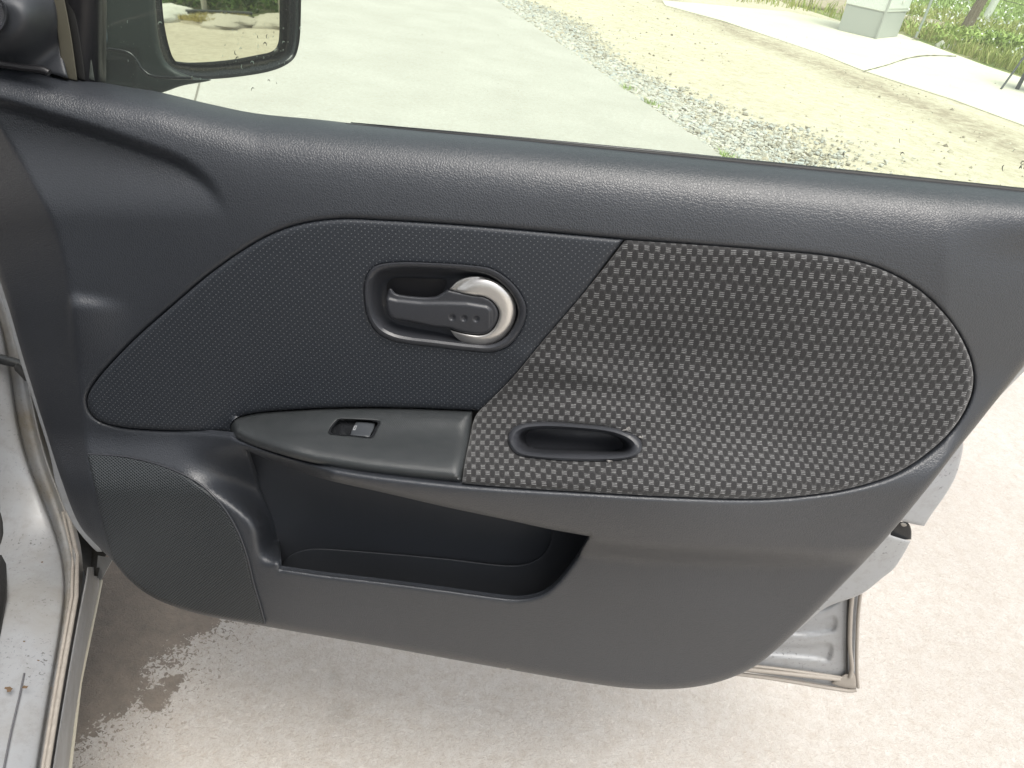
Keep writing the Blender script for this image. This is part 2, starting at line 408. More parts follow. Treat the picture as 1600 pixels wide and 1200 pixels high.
# ------------------------------------------------------------------ the ground
def m_concrete():
    t = NT('pale_worn_concrete'); co = t.coord(); sx = t.n('ShaderNodeSeparateXYZ', i_0=co)
    n1 = t.noise(2.2, 6, co, .6); n2 = t.noise(38, 5, co, .7); n3 = t.noise(420, 3, co, .7)
    c = t.mix(t.mapr(n1, .3, .7), (.455, .430, .395), (.55, .525, .488))
    c = t.mix(t.math('MULTIPLY', t.mapr(n2, .40, .72), .55), c, (.39, .335, .28))
    c = t.mix(t.math('MULTIPLY', t.mapr(n3, .52, .70), .5), c, (.30, .255, .21))
    fk = t.noise(130, 4, co, .65, 1.2); c = t.mix(t.math('MULTIPLY', t.mapr(fk, .50, .66), .38), c, (.33, .28, .23)); c = t.mix(t.math('MULTIPLY', t.mapr(fk, .42, .30), .35), c, (.70, .65, .58))
    pit = t.mapr(t.vor(55, co), .05, .03); pr = t.mapr(t.noise(30, 1, co), .54, .57)
    c = t.mix(t.math('MULTIPLY', t.math('MULTIPLY', pit, pr), .7), c, (.14, .12, .10))
    # wet patch by the sill: a half plane with a ragged flaky rim, and two puddle islands
    (ax, ay), (bx, by) = G(352, 966), G(85, 1215)
    L = math.hypot(bx-ax, by-ay); nx, ny = (by-ay)/L, -(bx-ax)/L
    s = nx*(G(150, 960)[0]-ax)+ny*(G(150, 960)[1]-ay)
    if s < 0: nx, ny = -nx, -ny
    sd_ = t.math('ADD', t.math('MULTIPLY', t.math('SUBTRACT', sx.outputs[0], ax), nx), t.math('MULTIPLY', t.math('SUBTRACT', sx.outputs[1], ay), ny))
    edge = t.math('ADD', sd_, t.math('MULTIPLY', t.math('SUBTRACT', t.noise(7, 3, co), .5), .16))
    def island(px, py, r):
        x, y = G(px, py); dx = t.math('SUBTRACT', sx.outputs[0], x); dy = t.math('SUBTRACT', sx.outputs[1], y)
        d = t.math('SQRT', t.math('ADD', t.math('MULTIPLY', dx, dx), t.math('MULTIPLY', dy, dy)))
        return t.math('ADD', t.math('SUBTRACT', r, d), t.math('MULTIPLY', t.math('SUBTRACT', t.noise(60, 5, co, .7), .5), .06))
    isl = t.math('MAXIMUM', island(243, 1092, .024), island(272, 1066, .019))
    fl = t.math('MULTIPLY', t.math('SUBTRACT', t.noise(150, 2, co, .5, .9), .52), .30)
    far = t.mapr(edge, -.17, .0)         # flakes only live near the rim
    wet = t.mapr(t.math('ADD', edge, t.math('MULTIPLY', fl, .35)), -.001, .004)
    flake = t.math('MULTIPLY', t.mapr(t.math('ADD', fl, t.math('MULTIPLY', edge, .22)), .016, .022), far)
    wet = t.math('MAXIMUM', wet, flake)
    wet = t.math('MULTIPLY', t.math('MAXIMUM', wet, t.mapr(isl, 0, .003)), t.math('MULTIPLY', t.mapr(sd_, .50, .46), t.mapr(sx.outputs[1], 1.45, 1.38)))
    c = t.mix(t.math('MULTIPLY', wet, .86), c, t.mix(t.mapr(n2, .3, .7), (.125, .10, .075), (.215, .175, .135)))
    for px_, py_, r_, k_ in ((532, 1112, .020, .28), (527, 1055, .009, .3), (840, 1075, .012, .12)):
        c = t.mix(t.math('MULTIPLY', t.mapr(island(px_, py_, r_), -.006, .008), k_), c, (.25, .22, .18))
    h = t.math('ADD', t.math('ADD', t.math('MULTIPLY', n2, .7), t.math('MULTIPLY', n3, .5)), t.math('MULTIPLY', fk, -.9))
    return t.fin(c, t.mapr(wet, 0, 1, .85, .55), t.bump(h, .8, .004))
M_conc = m_concrete()
def m_dirt():
    t = NT('compacted_sandy_dirt'); co = t.coord(); sx = t.n('ShaderNodeSeparateXYZ', i_0=co)
    n1 = t.noise(.9, 6, co, .65); n2 = t.noise(14, 6, co, .75)
    c = t.mix(t.mapr(n1, .3, .7), (.57, .50, .385), (.67, .60, .475))
    c = t.mix(t.math('MULTIPLY', t.mapr(n2, .42, .68), .7), c, (.36, .30, .21))
    c = t.mix(t.math('MULTIPLY', t.mapr(t.noise(70, 4, co, .8), .56, .66), .6), c, (.22, .19, .15))
    # worn darker wheel track running along the road
    (ax, ay), (bx, by) = G(1200, 62), G(1600, 226); L = math.hypot(bx-ax, by-ay); nx, ny = (by-ay)/L, -(bx-ax)/L
    s = t.math('ADD', t.math('MULTIPLY', t.math('SUBTRACT', sx.outputs[0], ax), nx), t.math('MULTIPLY', t.math('SUBTRACT', sx.outputs[1], ay), ny))
    s = t.math('ABSOLUTE', t.math('ADD', s, t.math('MULTIPLY', t.math('SUBTRACT', t.noise(.6, 3, co), .5), .9)))
    tr = t.math('MULTIPLY', t.mapr(s, .55, .05), t.mapr(t.noise(9, 5, co, .75), .32, .62))
    c = t.mix(t.math('MULTIPLY', tr, .85), c, (.24, .185, .13))
    return t.fin(c, .95, t.bump(t.math('ADD', n2, t.noise(60, 3, co)), .6, .02))
M_dirt = m_dirt()
def m_earth():
    t = NT('grassy_earth'); co = t.coord(); n = t.noise(1.3, 6, co, .7)
    c = t.ramp(n, [(.30, (.10, .15, .035)), (.48, (.19, .21, .07)), (.60, (.34, .30, .18)), (.75, (.42, .37, .26))])
    c = t.mix(t.mapr(t.noise(22, 4, co), .4, .7), c, (.13, .17, .045))
    return t.fin(c, .95, t.bump(t.noise(12, 5, co), .6, .03))
M_earth = m_earth()
def m_pad():
    t = NT('bleached_pad_concrete'); co = t.coord(); n = t.noise(1.5, 6, co)
    c = t.mix(t.mapr(n, .3, .7), (.62, .58, .47), (.70, .66, .55)); c = t.mix(t.math('MULTIPLY', t.mapr(t.noise(20, 5, co, .7), .5, .75), .3), c, (.45, .41, .32))
    return t.fin(c, .85, t.bump(t.noise(30, 4, co), .3, .005))
M_pad = m_pad()

def sheet(name, pts, z, mat, thick=0, **props):
    n = len(pts); V = [(x, y, z) for x, y in pts]; Fc = [tuple(range(n))]
    a = sum(pts[i][0]*pts[(i+1) % n][1]-pts[(i+1) % n][0]*pts[i][1] for i in range(n))
    if a < 0: Fc = [Fc[0][::-1]]
    if thick:
        V += [(x, y, z-thick) for x, y in pts]
        Fc += [(i, (i+1) % n, n+(i+1) % n, n+i) for i in range(n)]
    return mesh(name, V, Fc, mat, None, None, False, **props)
sheet('ground', [(-600, -600), (600, -600), (600, 600), (-600, 600)], -.060, M_earth, kind='structure')
ED = np.array([-.963+.0, 9.84]); EV = np.array([1.01+.963, 4.72-9.84]); EV /= np.linalg.norm(EV)   # slab edge, parallel to the car
EN = np.array([-EV[1], EV[0]]); EN = EN if EN[0] > 0 else -EN                                        # pointing away from the slab
def edge(s, o): p = ED+EV*s+EN*o; return (float(p[0]), float(p[1]))
sheet('pavement', [edge(-16, 0), edge(-8, -.03), edge(0, .0), edge(3, .01), edge(8, 0), edge(26, 0), edge(26, -14), edge(-16, -14)], 0, M_conc, .12, kind='structure')
def dirt_road():
    us = np.linspace(-30, 40, 180); vs = np.linspace(-.0, 7.2, 50); V = []
    for u_ in us:
        for v_ in vs:
            x, y = edge(u_, v_ if v_ > .01 else -.1)
            z = -.030+.004*math.sin(u_*1.3+v_*2)+.003*math.sin(v_*5+u_*.4)
            V.append((x, y, z-(.035 if v_ > 7.1 else 0)))
    m = len(vs); Fc = [(i*m+j, i*m+j+1, (i+1)*m+j+1, (i+1)*m+j) for i in range(len(us)-1) for j in range(m-1)]
    o = mesh('dirt_road', V, Fc, M_dirt, None, None, True, None, kind='structure')
    me = o.data
    if me.polygons[0].normal.z < 0: me.flip_normals()
dirt_road()
pad_px = [(1035, -2), (1100, 4), (1230, 16), (1360, 42), (1410, 52), (1480, 78), (1540, 100), (1625, 128)]
lo_px = [(1700, 245), (1600, 192), (1490, 152), (1420, 130), (1352, 108), (1280, 80), (1220, 60), (1130, 30), (1040, 6)]
sheet('paving', [G(*p) for p in pad_px+lo_px], -.018, M_pad, .045, kind='structure')
# crack between the two pads
def crack():
    c = spl([(1350, 109), (1385, 100), (1420, 89), (1450, 85), (1495, 86)], False, 5); V = []; Fc = []
    for i, p in enumerate(c):
        q = random.uniform(.6, 2.0); a = G(p[0], p[1]-q*.6); b = G(p[0], p[1]+q*.6); V += [(*a, -.014), (*b, -.014)]
        if i: Fc.append((2*i-2, 2*i-1, 2*i+1, 2*i))
    mesh('paving_crack', V, Fc, plain('crack_grime', (.16, .14, .1), .9), None, None, False, kind='structure')
crack()
# joint in the slab, a sunken dark line
(jx, jy), (kx, ky) = G(304, 160), G(322, 90)
jd = np.array([kx-jx, ky-jy]); jd /= np.linalg.norm(jd); jn = np.array([-jd[1], jd[0]])*.005; jp = np.array([jx, jy])
V = [(*(jp-jd*2.6-jn), .003), (*(jp-jd*2.6+jn), .003), (*(jp+jd*5+jn), .003), (*(jp+jd*5-jn), .003)]
mesh('pavement_joint', V, [(0, 1, 2, 3)], plain('joint_filler', (.2, .18, .15), .9), None, None, False, kind='structure')

# gravel strip: real stones
def gravel():
    import itertools
    base = np.array([(0, 0, 1), (.894, 0, .447), (.276, .85, .447), (-.724, .526, .447), (-.724, -.526, .447), (.276, -.85, .447),
                     (.724, .526, -.447), (-.276, .85, -.447), (-.894, 0, -.447), (-.276, -.85, -.447), (.724, -.526, -.447), (0, 0, -1)])
    fc = np.array([(0, 1, 2), (0, 2, 3), (0, 3, 4), (0, 4, 5), (0, 5, 1), (1, 6, 2), (2, 7, 3), (3, 8, 4), (4, 9, 5), (5, 10, 1), (6, 7, 2), (7, 8, 3), (8, 9, 4), (9, 10, 5), (10, 6, 1)])
    N = 46000
    u_ = RNG.uniform(-.5, 8.5, N)*1.0; q = RNG.uniform(0, 1, N)
    width = .55+.15*np.sin(u_*1.7)
    v_ = .02+width*np.abs(RNG.normal(0, .62, N))*(.7+.5*(u_ > 4.5))
    P = ED[None]+EV[None]*u_[:, None]+EN[None]*v_[:, None]
    s = RNG.gamma(3.0, .0034, N).clip(.004, .028)
    V = base[None]*(s[:, None, None])*RNG.uniform(.6, 1.25, (N, 12, 1))*RNG.uniform(.55, 1.2, (N, 1, 3))*np.array([1, 1, .7])
    a = RNG.uniform(0, 6.28, N); ca, sa = np.cos(a)[:, None], np.sin(a)[:, None]
    x = V[:, :, 0]*ca-V[:, :, 1]*sa; y = V[:, :, 0]*sa+V[:, :, 1]*ca
    z = V[:, :, 2]+(-.022+s*.35)[:, None]
    V = np.stack([x+P[:, 0:1], y+P[:, 1:2], z], 2).reshape(-1, 3)
    Fc = (fc[None]+np.arange(N)[:, None, None]*12).reshape(-1, 3)
    t = NT('mixed_grey_gravel'); g = t.n('ShaderNodeNewGeometry').outputs['Random Per Island']
    c = t.ramp(g, [(0, (.30, .27, .22)), (.25, (.44, .41, .36)), (.5, (.52, .49, .44)), (.7, (.38, .39, .39)), (.85, (.58, .54, .47)), (1, (.40, .34, .26))])
    t.fin(c, .8, t.bump(t.noise(200, 3), .3, .002))
    me = bpy.data.meshes.new('gravel'); me.from_pydata(V.tolist(), [], Fc.tolist())
    o = link('gravel', me, t.m, None, kind='stuff', label='grey gravel strip along the concrete slab edge', category='gravel')
gravel()
def pebbles():
    fc = [(0, 1, 2), (0, 2, 3), (0, 3, 4), (0, 4, 1), (5, 2, 1), (5, 3, 2), (5, 4, 3), (5, 1, 4)]
    N = 5000; V = []; Fc = []
    uu = RNG.uniform(-3, 9, N); vv = RNG.uniform(.3, 7, N); ss = RNG.gamma(2.0, .0035, N).clip(.003, .03)
    for i in range(N):
        x, y = edge(uu[i], vv[i]); s_ = ss[i]; a = uu[i]*50; ca, sa = math.cos(a)*s_, math.sin(a)*s_; k = len(V); z = -.030
        V += [(x, y, z+s_*.7), (x+ca, y+sa, z), (x-sa*.7, y+ca*.7, z), (x-ca*.8, y-sa*.8, z), (x+sa, y-ca, z), (x, y, z-s_*.4)]
        Fc += [tuple(k+j for j in f) for f in fc]
    t = NT('loose_pebbles'); g = t.n('ShaderNodeNewGeometry').outputs['Random Per Island']
    t.fin(t.ramp(g, [(0, (.20, .17, .13)), (.5, (.46, .41, .32)), (1, (.62, .58, .48))]), .9)
    me = bpy.data.meshes.new('pebbles'); me.from_pydata(V, [], Fc)
    link('pebbles', me, t.m, None, kind='stuff', label='loose small pebbles scattered over the sandy dirt road', category='pebbles')
pebbles()

# blades, flowers, leaves: many small faces in one mesh
def blades(name, P, hgt, wid, mat, lean=.35, **props):
    N = len(P); a = RNG.uniform(0, 6.28, N); hgt = np.broadcast_to(hgt, (N,))*RNG.uniform(.5, 1.3, N); wid = np.broadcast_to(wid, (N,))
    dx = np.cos(a)*wid/2; dy = np.sin(a)*wid/2; lx = RNG.normal(0, lean, N)*hgt; ly = RNG.normal(0, lean, N)*hgt
    A = np.stack([P[:, 0]-dx, P[:, 1]-dy, P[:, 2]], 1); B = np.stack([P[:, 0]+dx, P[:, 1]+dy, P[:, 2]], 1)
    Cc = np.stack([P[:, 0]+lx*.4-dx*.6, P[:, 1]+ly*.4-dy*.6, P[:, 2]+hgt*.6], 1); Dd = np.stack([P[:, 0]+lx*.4+dx*.6, P[:, 1]+ly*.4+dy*.6, P[:, 2]+hgt*.6], 1)
    E_ = np.stack([P[:, 0]+lx, P[:, 1]+ly, P[:, 2]+hgt], 1)
    V = np.stack([A, B, Dd, Cc, E_], 1).reshape(-1, 3); k = np.arange(N)*5
    Fc = [(i, i+1, i+2, i+3) for i in k.tolist()]+[(i+3, i+2, i+4) for i in k.tolist()]
    me = bpy.data.meshes.new(name); me.from_pydata(V.tolist(), [], Fc); return link(name, me, mat, None, **props)
def leafmat(name, stops, rough=.6):
    t = NT(name); g = t.n('ShaderNodeNewGeometry').outputs['Random Per Island']; big = t.noise(.7, 3, t.coord())
    f = t.math('ADD', t.math('MULTIPLY', g, .6), t.math('MULTIPLY', t.mapr(big, .3, .7), .4))
    return t.fin(t.ramp(f, stops), rough, **{'Transmission_Weight': 0.0})
M_grass = leafmat('meadow_grass', [(0, (.20, .26, .06)), (.4, (.30, .36, .09)), (.7, (.42, .42, .15)), (1, (.55, .48, .26))])
M_grass_fresh = leafmat('fresh_green_grass', [(0, (.28, .38, .12)), (1, (.40, .50, .18))])
M_dry = leafmat('dry_yellow_grass', [(0, (.36, .30, .08)), (1, (.50, .42, .16))])
M_leaf = leafmat('shrub_leaves', [(0, (.06, .10, .02)), (.5, (.14, .24, .05)), (1, (.34, .40, .16))])
M_flower = plain('white_petals', (.8, .8, .76), .7)

def verge(n, miny=-75, maxy=130):
    px = RNG.uniform(1150, 1680, n); py = RNG.uniform(miny, maxy, n)
    ex = np.array([p[0] for p in pad_px]+[1700]); ey = np.array([p[1] for p in pad_px]+[158])
    k = py < np.interp(px, ex, ey)-1.0
    p = PZ(px[k], py[k], -.05); p = p[(p[:, 1] > 0) & (p[:, 1] < 60) & (np.abs(p[:, 0]) < 45)]; return p, px[k], py[k]
p, _, _ = verge(70000)
d = np.hypot(p[:, 0], p[:, 1])
near = d < 24
bare = (np.sin(p[:, 0]*1.1+1)*np.sin(p[:, 1]*.8) > .35) & (RNG.uniform(0, 1, len(p)) < .75)
mound = (p[:, 0] < 5.2) & (RNG.uniform(0, 1, len(p)) < .8)
kp = near & ~bare & ~mound
blades('meadow_grass', p[kp], .15+.10*RNG.uniform(0, 1, kp.sum()), .0014*d[kp], M_grass, kind='stuff', label='tall meadow grass with bare earth patches beyond the far paving', category='grass')
kf = ~near
blades('field_grass', p[kf], .16, .0016*d[kf], M_grass_fresh, kind='stuff', label='bright green short grass of the field beyond the fence posts', category='grass')
p, _, _ = verge(9000); d = np.hypot(p[:, 0], p[:, 1]); p = p[(d < 30) & (p[:, 0] > 5.5) & (RNG.uniform(0, 1, len(p)) < .28)]; d = np.hypot(p[:, 0], p[:, 1])
p[:, 2] += RNG.uniform(.12, .32, len(p))
blades('wild_flowers', p, .0022*d, .0022*d, M_flower, 0.9, kind='stuff', label='white wild flowers scattered through the meadow grass', category='flowers')

# ------------------------------------------------------------------ things along the verge
def cabinet():
    (x, y) = G(1369, 59); t = thing('utility_cabinet', 'pale grey utility cabinet standing on the far paving', 'utility cabinet', (x, y, -.019))
    a = np.array([.57, .82]); a /= np.linalg.norm(a); b = np.array([-.82, .57])/np.linalg.norm([.82, .57]); rz = math.atan2(a[1], a[0])
    L_, W_ = 1.15, .62
    mc = plain('cabinet_grey_polyester', (.72, .73, .70), .5); ms = plain('cabinet_plinth', (.42, .43, .41), .7)
    def bx_(nm, u0, u1, v0, v1, z0, z1, m_, bev=.008):
        c = a*(u0+u1)/2+b*(v0+v1)/2
        return box(nm, (c[0], c[1], (z0+z1)/2), (u1-u0, v1-v0, z1-z0), m_, t, rz, bev)
    bx_('plinth', .01, L_-.01, .01, W_-.01, 0, .36, ms)
    bx_('cabinet_body', 0, L_, 0, W_, .375, 1.75, mc)
    bx_('roof', -.04, L_+.04, -.04, W_+.04, 1.752, 1.82, mc, .02)
    bx_('cabinet_door', .05, L_-.05, -.012, -.001, .42, 1.70, mc, .004)
    bx_('corner_post', -.016, .012, -.016, .012, .001, 1.749, ms, .004)
    bx_('lock', .60, .68, -.03, -.013, .50, .58, plain('white_lock_cover', (.75, .75, .72), .4), .01)
    bx_('panel_gap', .012, L_-.012, .012, W_-.012, .361, .374, ms, 0)
cabinet()
def post(name, label, px0, px1, dist_h, rad, mat, sq=False, cat='post', lean=None, group=None, base_z=-.055):
    x, y = G(*px0, base_z)
    # lean from the photograph: direction towards px1 kept in the plane facing the viewer
    q = PY(px1[0], px1[1], y); top = np.array([q[0], q[1], q[2]])-np.array([x, y, base_z]); top = top/np.linalg.norm(top)*dist_h
    t = thing(name, label, cat, (x, y, base_z), group)
    n = 9; pts = [top*(i/(n-1))+np.array([.006*math.sin(i*2), .006*math.cos(i), 0]) for i in range(n)]
    return t, pts
M_wood = NT('weathered_wood'); co = M_wood.coord()
mp = M_wood.n('ShaderNodeMapping', i_Vector=co, i_Scale=(14, 14, 1.2)).outputs[0]; gr = M_wood.noise(3, 6, mp, .7)
M_wood = M_wood.fin(M_wood.mix(M_wood.mapr(gr, .3, .7), (.13, .095, .065), (.30, .25, .19)), .85, M_wood.bump(gr, .6, .01))
t, pts = post('metal_pole', 'thin pale metal pole beside the grey utility cabinet', (1430, 60), (1456, 0), 2.4, .02, None, cat='pole', base_z=.005)
tube('pole_shaft', pts, .022, plain('galvanised_steel', (.42, .45, .42), .5, Metallic=.4), t, None)
tube('base_plate', [(0, 0, 0), (0, 0, .012)], .06, plain('rusty_plate', (.2, .17, .13), .8), t, None, 12)
t, pts = post('fence_post', 'brown weathered wooden fence post leaning in tall grass', (1500, 58), (1535, 0), 1.9, .09, None, group='fence posts of the meadow')
tube('post_shaft', [q*1.0 for q in pts], [.10, .10, .095, .09, .09, .085, .085, .08, .08], M_wood, t, None, 7)
tube('strapping', [pts[3], pts[3]*1.06], .102, plain('rusty_band', (.1, .08, .06), .7), t, None, 8)
t, pts = post('fence_post', 'white painted fence post behind the brown leaning one', (1534, 38), (1556, 0), 1.9, .07, None, group='fence posts of the meadow')
tube('post_shaft', pts, .085, plain('whitewash', (.75, .75, .70), .8), t, None, 10)
tube('wire_tie', [pts[3], pts[3]*1.015], .092, plain('tie_wire', (.12, .12, .11), .6), t, None, 8)
# fence wires
wt = thing('wire_fence', 'thin rusty wires strung between the meadow fence posts', 'wire fence', (*G(1534, 38), 0))
ox, oy = G(1534, 38)
for hz, sag in ((.55, .05), (1.0, .06), (1.4, .05)):
    A = np.array([ox-5.5, oy+11, hz]); B = np.array([ox, oy-.1, hz]); C_ = np.array([ox+3.5, oy-7, hz])
    pl = [A*(1-k/8)+B*k/8-np.array([0, 0, sag*math.sin(math.pi*k/8)]) for k in range(9)]+[B*(1-k/8)+C_*k/8-np.array([0, 0, sag*math.sin(math.pi*k/8)]) for k in range(1, 9)]
    tube('wire', [q-np.array([ox, oy, 0]) for q in pl], .007, plain('fence_wire', (.13, .11, .09), .6), wt, None, 5)
t = thing('fence_post', 'grey post carrying the far end of the meadow wires', 'post', (ox+3.5, oy-7, -.055), 'fence posts of the meadow')
tube('post_shaft', [(0, 0, 0), (0, 0, .9), (.02, 0, 1.6)], .05, plain('grey_post', (.3, .3, .28), .8), t, None, 8)

# chair at the right edge of the view
def chair():
    (x, y) = G(1590, 137); t = thing('garden_chair', 'dark grey chair on the far paving at the right edge', 'chair', (x, y, -.018))
    m = plain('dark_grey_resin', (.075, .08, .085), .5); mb = plain('pale_blue_grey_resin', (.30, .33, .38), .4)
    lx, ly = G(1565, 137); f0 = np.array([lx-x, ly-y, 0])
    legs = [((0, 0, 0), (.05, .05, .42), .024), (tuple(f0), (f0[0]+.16, f0[1]+.12, .42), .012), ((.50, -.02, 0), (.44, .05, .42), .02), ((.38, -.30, 0), (.36, -.22, .42), .02)]
    for a, b, r_ in legs:
        a = np.array(a); b = np.array(b); tube('leg', [a+(b-a)*k/4 for k in range(5)], r_, m, t, None, 8)
    o = box('seat', (.22, -.05, .44), (.50, .48, .035), m, t, .25, .015)
    rows = []
    for k in range(7):
        z = .40+.5*k/6; rows.append([(-.035+.5*j/8-.02*k/6, .20-.10*math.sin(math.pi*j/8)+.12+.06*k/6-.18, z) for j in range(9)])
    bk = loft('backrest', rows, m, t, None); s = bk.modifiers.new('t', 'SOLIDIFY'); s.thickness = .02
    side = loft('side_panel', [[(-.05, .02, .36), (-.035, -.02, .36)], [(-.07, .03, .50), (-.05, -.1, .5)], [(-.06, .05, .62), (-.03, -.2, .62)]], m, t, None); s = side.modifiers.new('t', 'SOLIDIFY'); s.thickness = .02
    tube('arm_rest', [(-.04, .12, .66), (-.045, 0, .68), (-.03, -.15, .68), (.02, -.26, .66)], .032, mb, t, None, 8, flat=.5)
chair()

# rough ground lumps at the verge
def lump(name, label, px, py, sx_, sy_, sz, mat, seed, cat='mound'):
    x, y = G(px, py); rr = random.Random(seed); n, m = 10, 20; V = [(0, 0, sz)]
    for i in range(1, n):
        a = i/(n-1)*math.pi/2
        for j in range(m):
            q = 2*math.pi*j/m; k = 1+.22*math.sin(q*3+seed)+.12*math.sin(q*7+i+seed)+rr.uniform(-.05, .05)
            V.append((math.sin(a)*math.cos(q)*sx_*k, math.sin(a)*math.sin(q)*sy_*k, math.cos(a)**1.5*sz*(1+rr.uniform(-.15, .15))-.06*(i == n-1)))
    Fc = [(0, 1+j, 1+(j+1) % m) for j in range(m)]
    for i in range(n-2):
        for j in range(m): Fc.append((1+i*m+j, 1+(i+1)*m+j, 1+(i+1)*m+(j+1) % m, 1+i*m+(j+1) % m))
    o = mesh(name, V, Fc, mat, None, None, True, None, label=label, category=cat); o.location = (x, y, -.05); return o
M_soil = plain('dry_brown_soil', (.36, .30, .23), .95)
lump('soil_mound', 'low mound of dry brown soil left of the utility cabinet', 1300, 8, 1.6, 1.1, .22, M_soil, 3)
lump('soil_mound', 'darker earth heap on the verge right of the cabinet pole', 1450, 38, .9, .7, .14, M_soil, 5)
for i, (a, b, lab) in enumerate([(1471, 68, 'pale stone at the paving edge left of the brown fence post'), (1488, 70, 'pale stone at the foot of the brown fence post')]):
    lump('stone', lab, a, b, .07, .06, .09, plain('pale_stone', (.6, .58, .52), .8), 11+i, 'stone')
# leafy weeds below the brown post
x, y = G(1530, 85); c = np.array([x, y, -.05]); n = 2600
P = c+np.stack([RNG.normal(.95, .6, n), np.abs(RNG.normal(0, .5, n))+.35, np.zeros(n)], 1)
kk = np.array([True]*n)
P2 = P.copy(); P2[:, 2] += RNG.uniform(0, .3, n)
ws = blades('weeds', P2, .07, .045, leafmat('weed_leaves', [(0, (.20, .30, .06)), (1, (.38, .46, .13))]), 1.0, kind='stuff', label='leafy green weeds growing at the foot of the fence posts', category='weeds')
# tufts on the slab's gravel edge
for a, b, lab in ((972, 137, 'small green tuft in the gravel, far one'), (1011, 160, 'small green tuft at the slab edge, middle one'), (1130, 242, 'small green tuft by the window line, nearest one')):
    x, y = G(a, b); n = 60; P = np.array([x+.03, y, -.02])+np.stack([RNG.normal(0, .03, n), RNG.normal(0, .03, n), np.zeros(n)], 1)
    blades('grass_tuft', P, .045, .008, M_grass_fresh, .5, label=lab, category='grass tuft', group='grass tufts along the slab edge')

# ------------------------------------------------------------------ the car
car = thing('parked_car', 'silver car standing on concrete with its grey trimmed front door open', 'car', tuple(CARLOC))

BX = np.array([-60, 0, 60, 120, 200, 245, 330, 400, 500, 545, 650, 800, 1000, 1200, 1400, 1600, 1800.])
BYv = np.array([84, 96, 106, 121, 136, 143, 163, 177, 187, 192, 202, 216, 236, 256, 276, 297, 319.])
def belt(x): return np.interp(x, BX, BYv)
CRE = spl([(-80, 138), (0, 152), (70, 172), (150, 196), (230, 224), (290, 248), (335, 285), (362, 335), (370, 385)], False, 10)
LFT = spl([(-40, 60), (-10, 170), (40, 260), (85, 350), (104, 420), (112, 480), (122, 560), (136, 700), (152, 790), (176, 884)], False, 12)
GRP = spl([(383, 700), (415, 760), (434, 820), (438, 862), (437, 888)], False, 10)
LTX = np.array([300, 365, 400, 500, 600, 720, 900, 1100, 1250, 1350, 1450, 1600]); LTY = np.array([668, 680, 700, 728, 743, 757, 770, 779, 776, 764, 735, 700])
VX = np.array([300, 380, 500, 740, 800, 900, 1000, 1100, 1250, 1400, 1600]); VYv = np.array([650, 650, 638, 640, 622, 610, 622, 640, 655, 665, 665])
LCX = np.array([300, 385, 430, 500, 600, 700, 800, 860, 919, 1000, 1100, 1300, 1400, 1470, 1600]); LCY = np.array([690, 702, 722, 746, 769, 792, 813, 826, 837, 846, 852, 856, 845, 790, 690])
def tile(x, y): return np.stack([x, y], 1)
def arm(x, y):
    A = .056*sst(270, 470, x)*(1-.72*sst(1020, 1480, x)); v = np.interp(x, VX, VYv); l = np.interp(x, LTX, LTY)
    t = np.clip((y-v)/(l-v-4), 0, 1.0); s = 1-(1-t)**2.0; s = s*s*(1.2-.2*s)*.4+.6*t**.9*1.0
    s = np.clip(s, 0, 1); s = np.where(t >= 1, 1, np.sin(np.clip(t, 0, 1)*math.pi/2)**1.15)
    v2 = v-95; t2 = np.clip((y-v2)/(l-v2), 0, 1); s2 = t2*t2*(3-2*t2); s2 = .65*s2+.35*t2**1.5
    bl = sst(735, 960, x); s = s*(1-bl)+s2*bl
    lc = np.interp(x, LCX, LCY); dn = np.clip((y-l)/(np.maximum(lc-l, 8)), 0, 1)
    return A*(s-.16*dn*dn)-.55*A*sst(0, 34, y-lc)
def Wp(x, y):
    x = np.asarray(x, float); y = np.asarray(y, float); P = tile(x, y)
    t = np.maximum(y-belt(x), 0)
    lw = 1-sst(150, 520, x)          # on the left the rail is a tight roll
    w = (.036*(1-np.exp(-t/20))+.032*(1-np.exp(-t/85)))*(1-lw)+(.022*(1-np.exp(-t/14))+.040*(1-np.exp(-t/34)))*lw-.006*sst(0, 200, t)*0
    # scoop below the crease
    dc = dist(P, CRE, False); below = np.interp(x, CRE[:, 0], CRE[:, 1], right=1e5); sgn = (y > below) | (x > 362) & False
    # region right of the curl end counts as outside
    sc = np.where(sgn & (x < 372), 1, 0)*sst(0, 18, dc)*(1-sst(120, 420, dc)*1.0)
    w = w-.022*sc*(1-sst(200, 345, y))
    # left flank
    dl = dist(P, LFT, False); lx = np.interp(y, LFT[:, 1], LFT[:, 0]); w = w-np.where(x < lx, 1, 0)*np.minimum(dl, 130)*.00060
    w = w+arm(x, y)
    w = w+.030*sst(668, 775, y)*(1-.35*sst(900, 1300, x))
    w = w-.010*sst(850, 1060, y)
    dg = dist(P, GRP, False); m_ = (1-sst(4, 112-72*sst(735, 830, y), dg))*(x < 520)*sst(690, 765, y)*(1-sst(838, 884, y))
    w = w*(1-m_)+.0425*m_
    # made-up upward facing step, shaped to stand in for a streak of light
    yt = 455+.13*(x-108); ss_ = (.5-.5*np.cos(np.pi*np.clip((y-yt)/22, 0, 1)))*(1-sst(20, 130, y-yt)); w = w+.008*ss_*sst(104, 116, x)*(1-sst(120, 210, x))
    # groove bead round the insert is made by rounded edges
    # right side turns gently back
    w = w-.00012*np.maximum(x-1480, 0)*sst(10, 120, t)
    return w
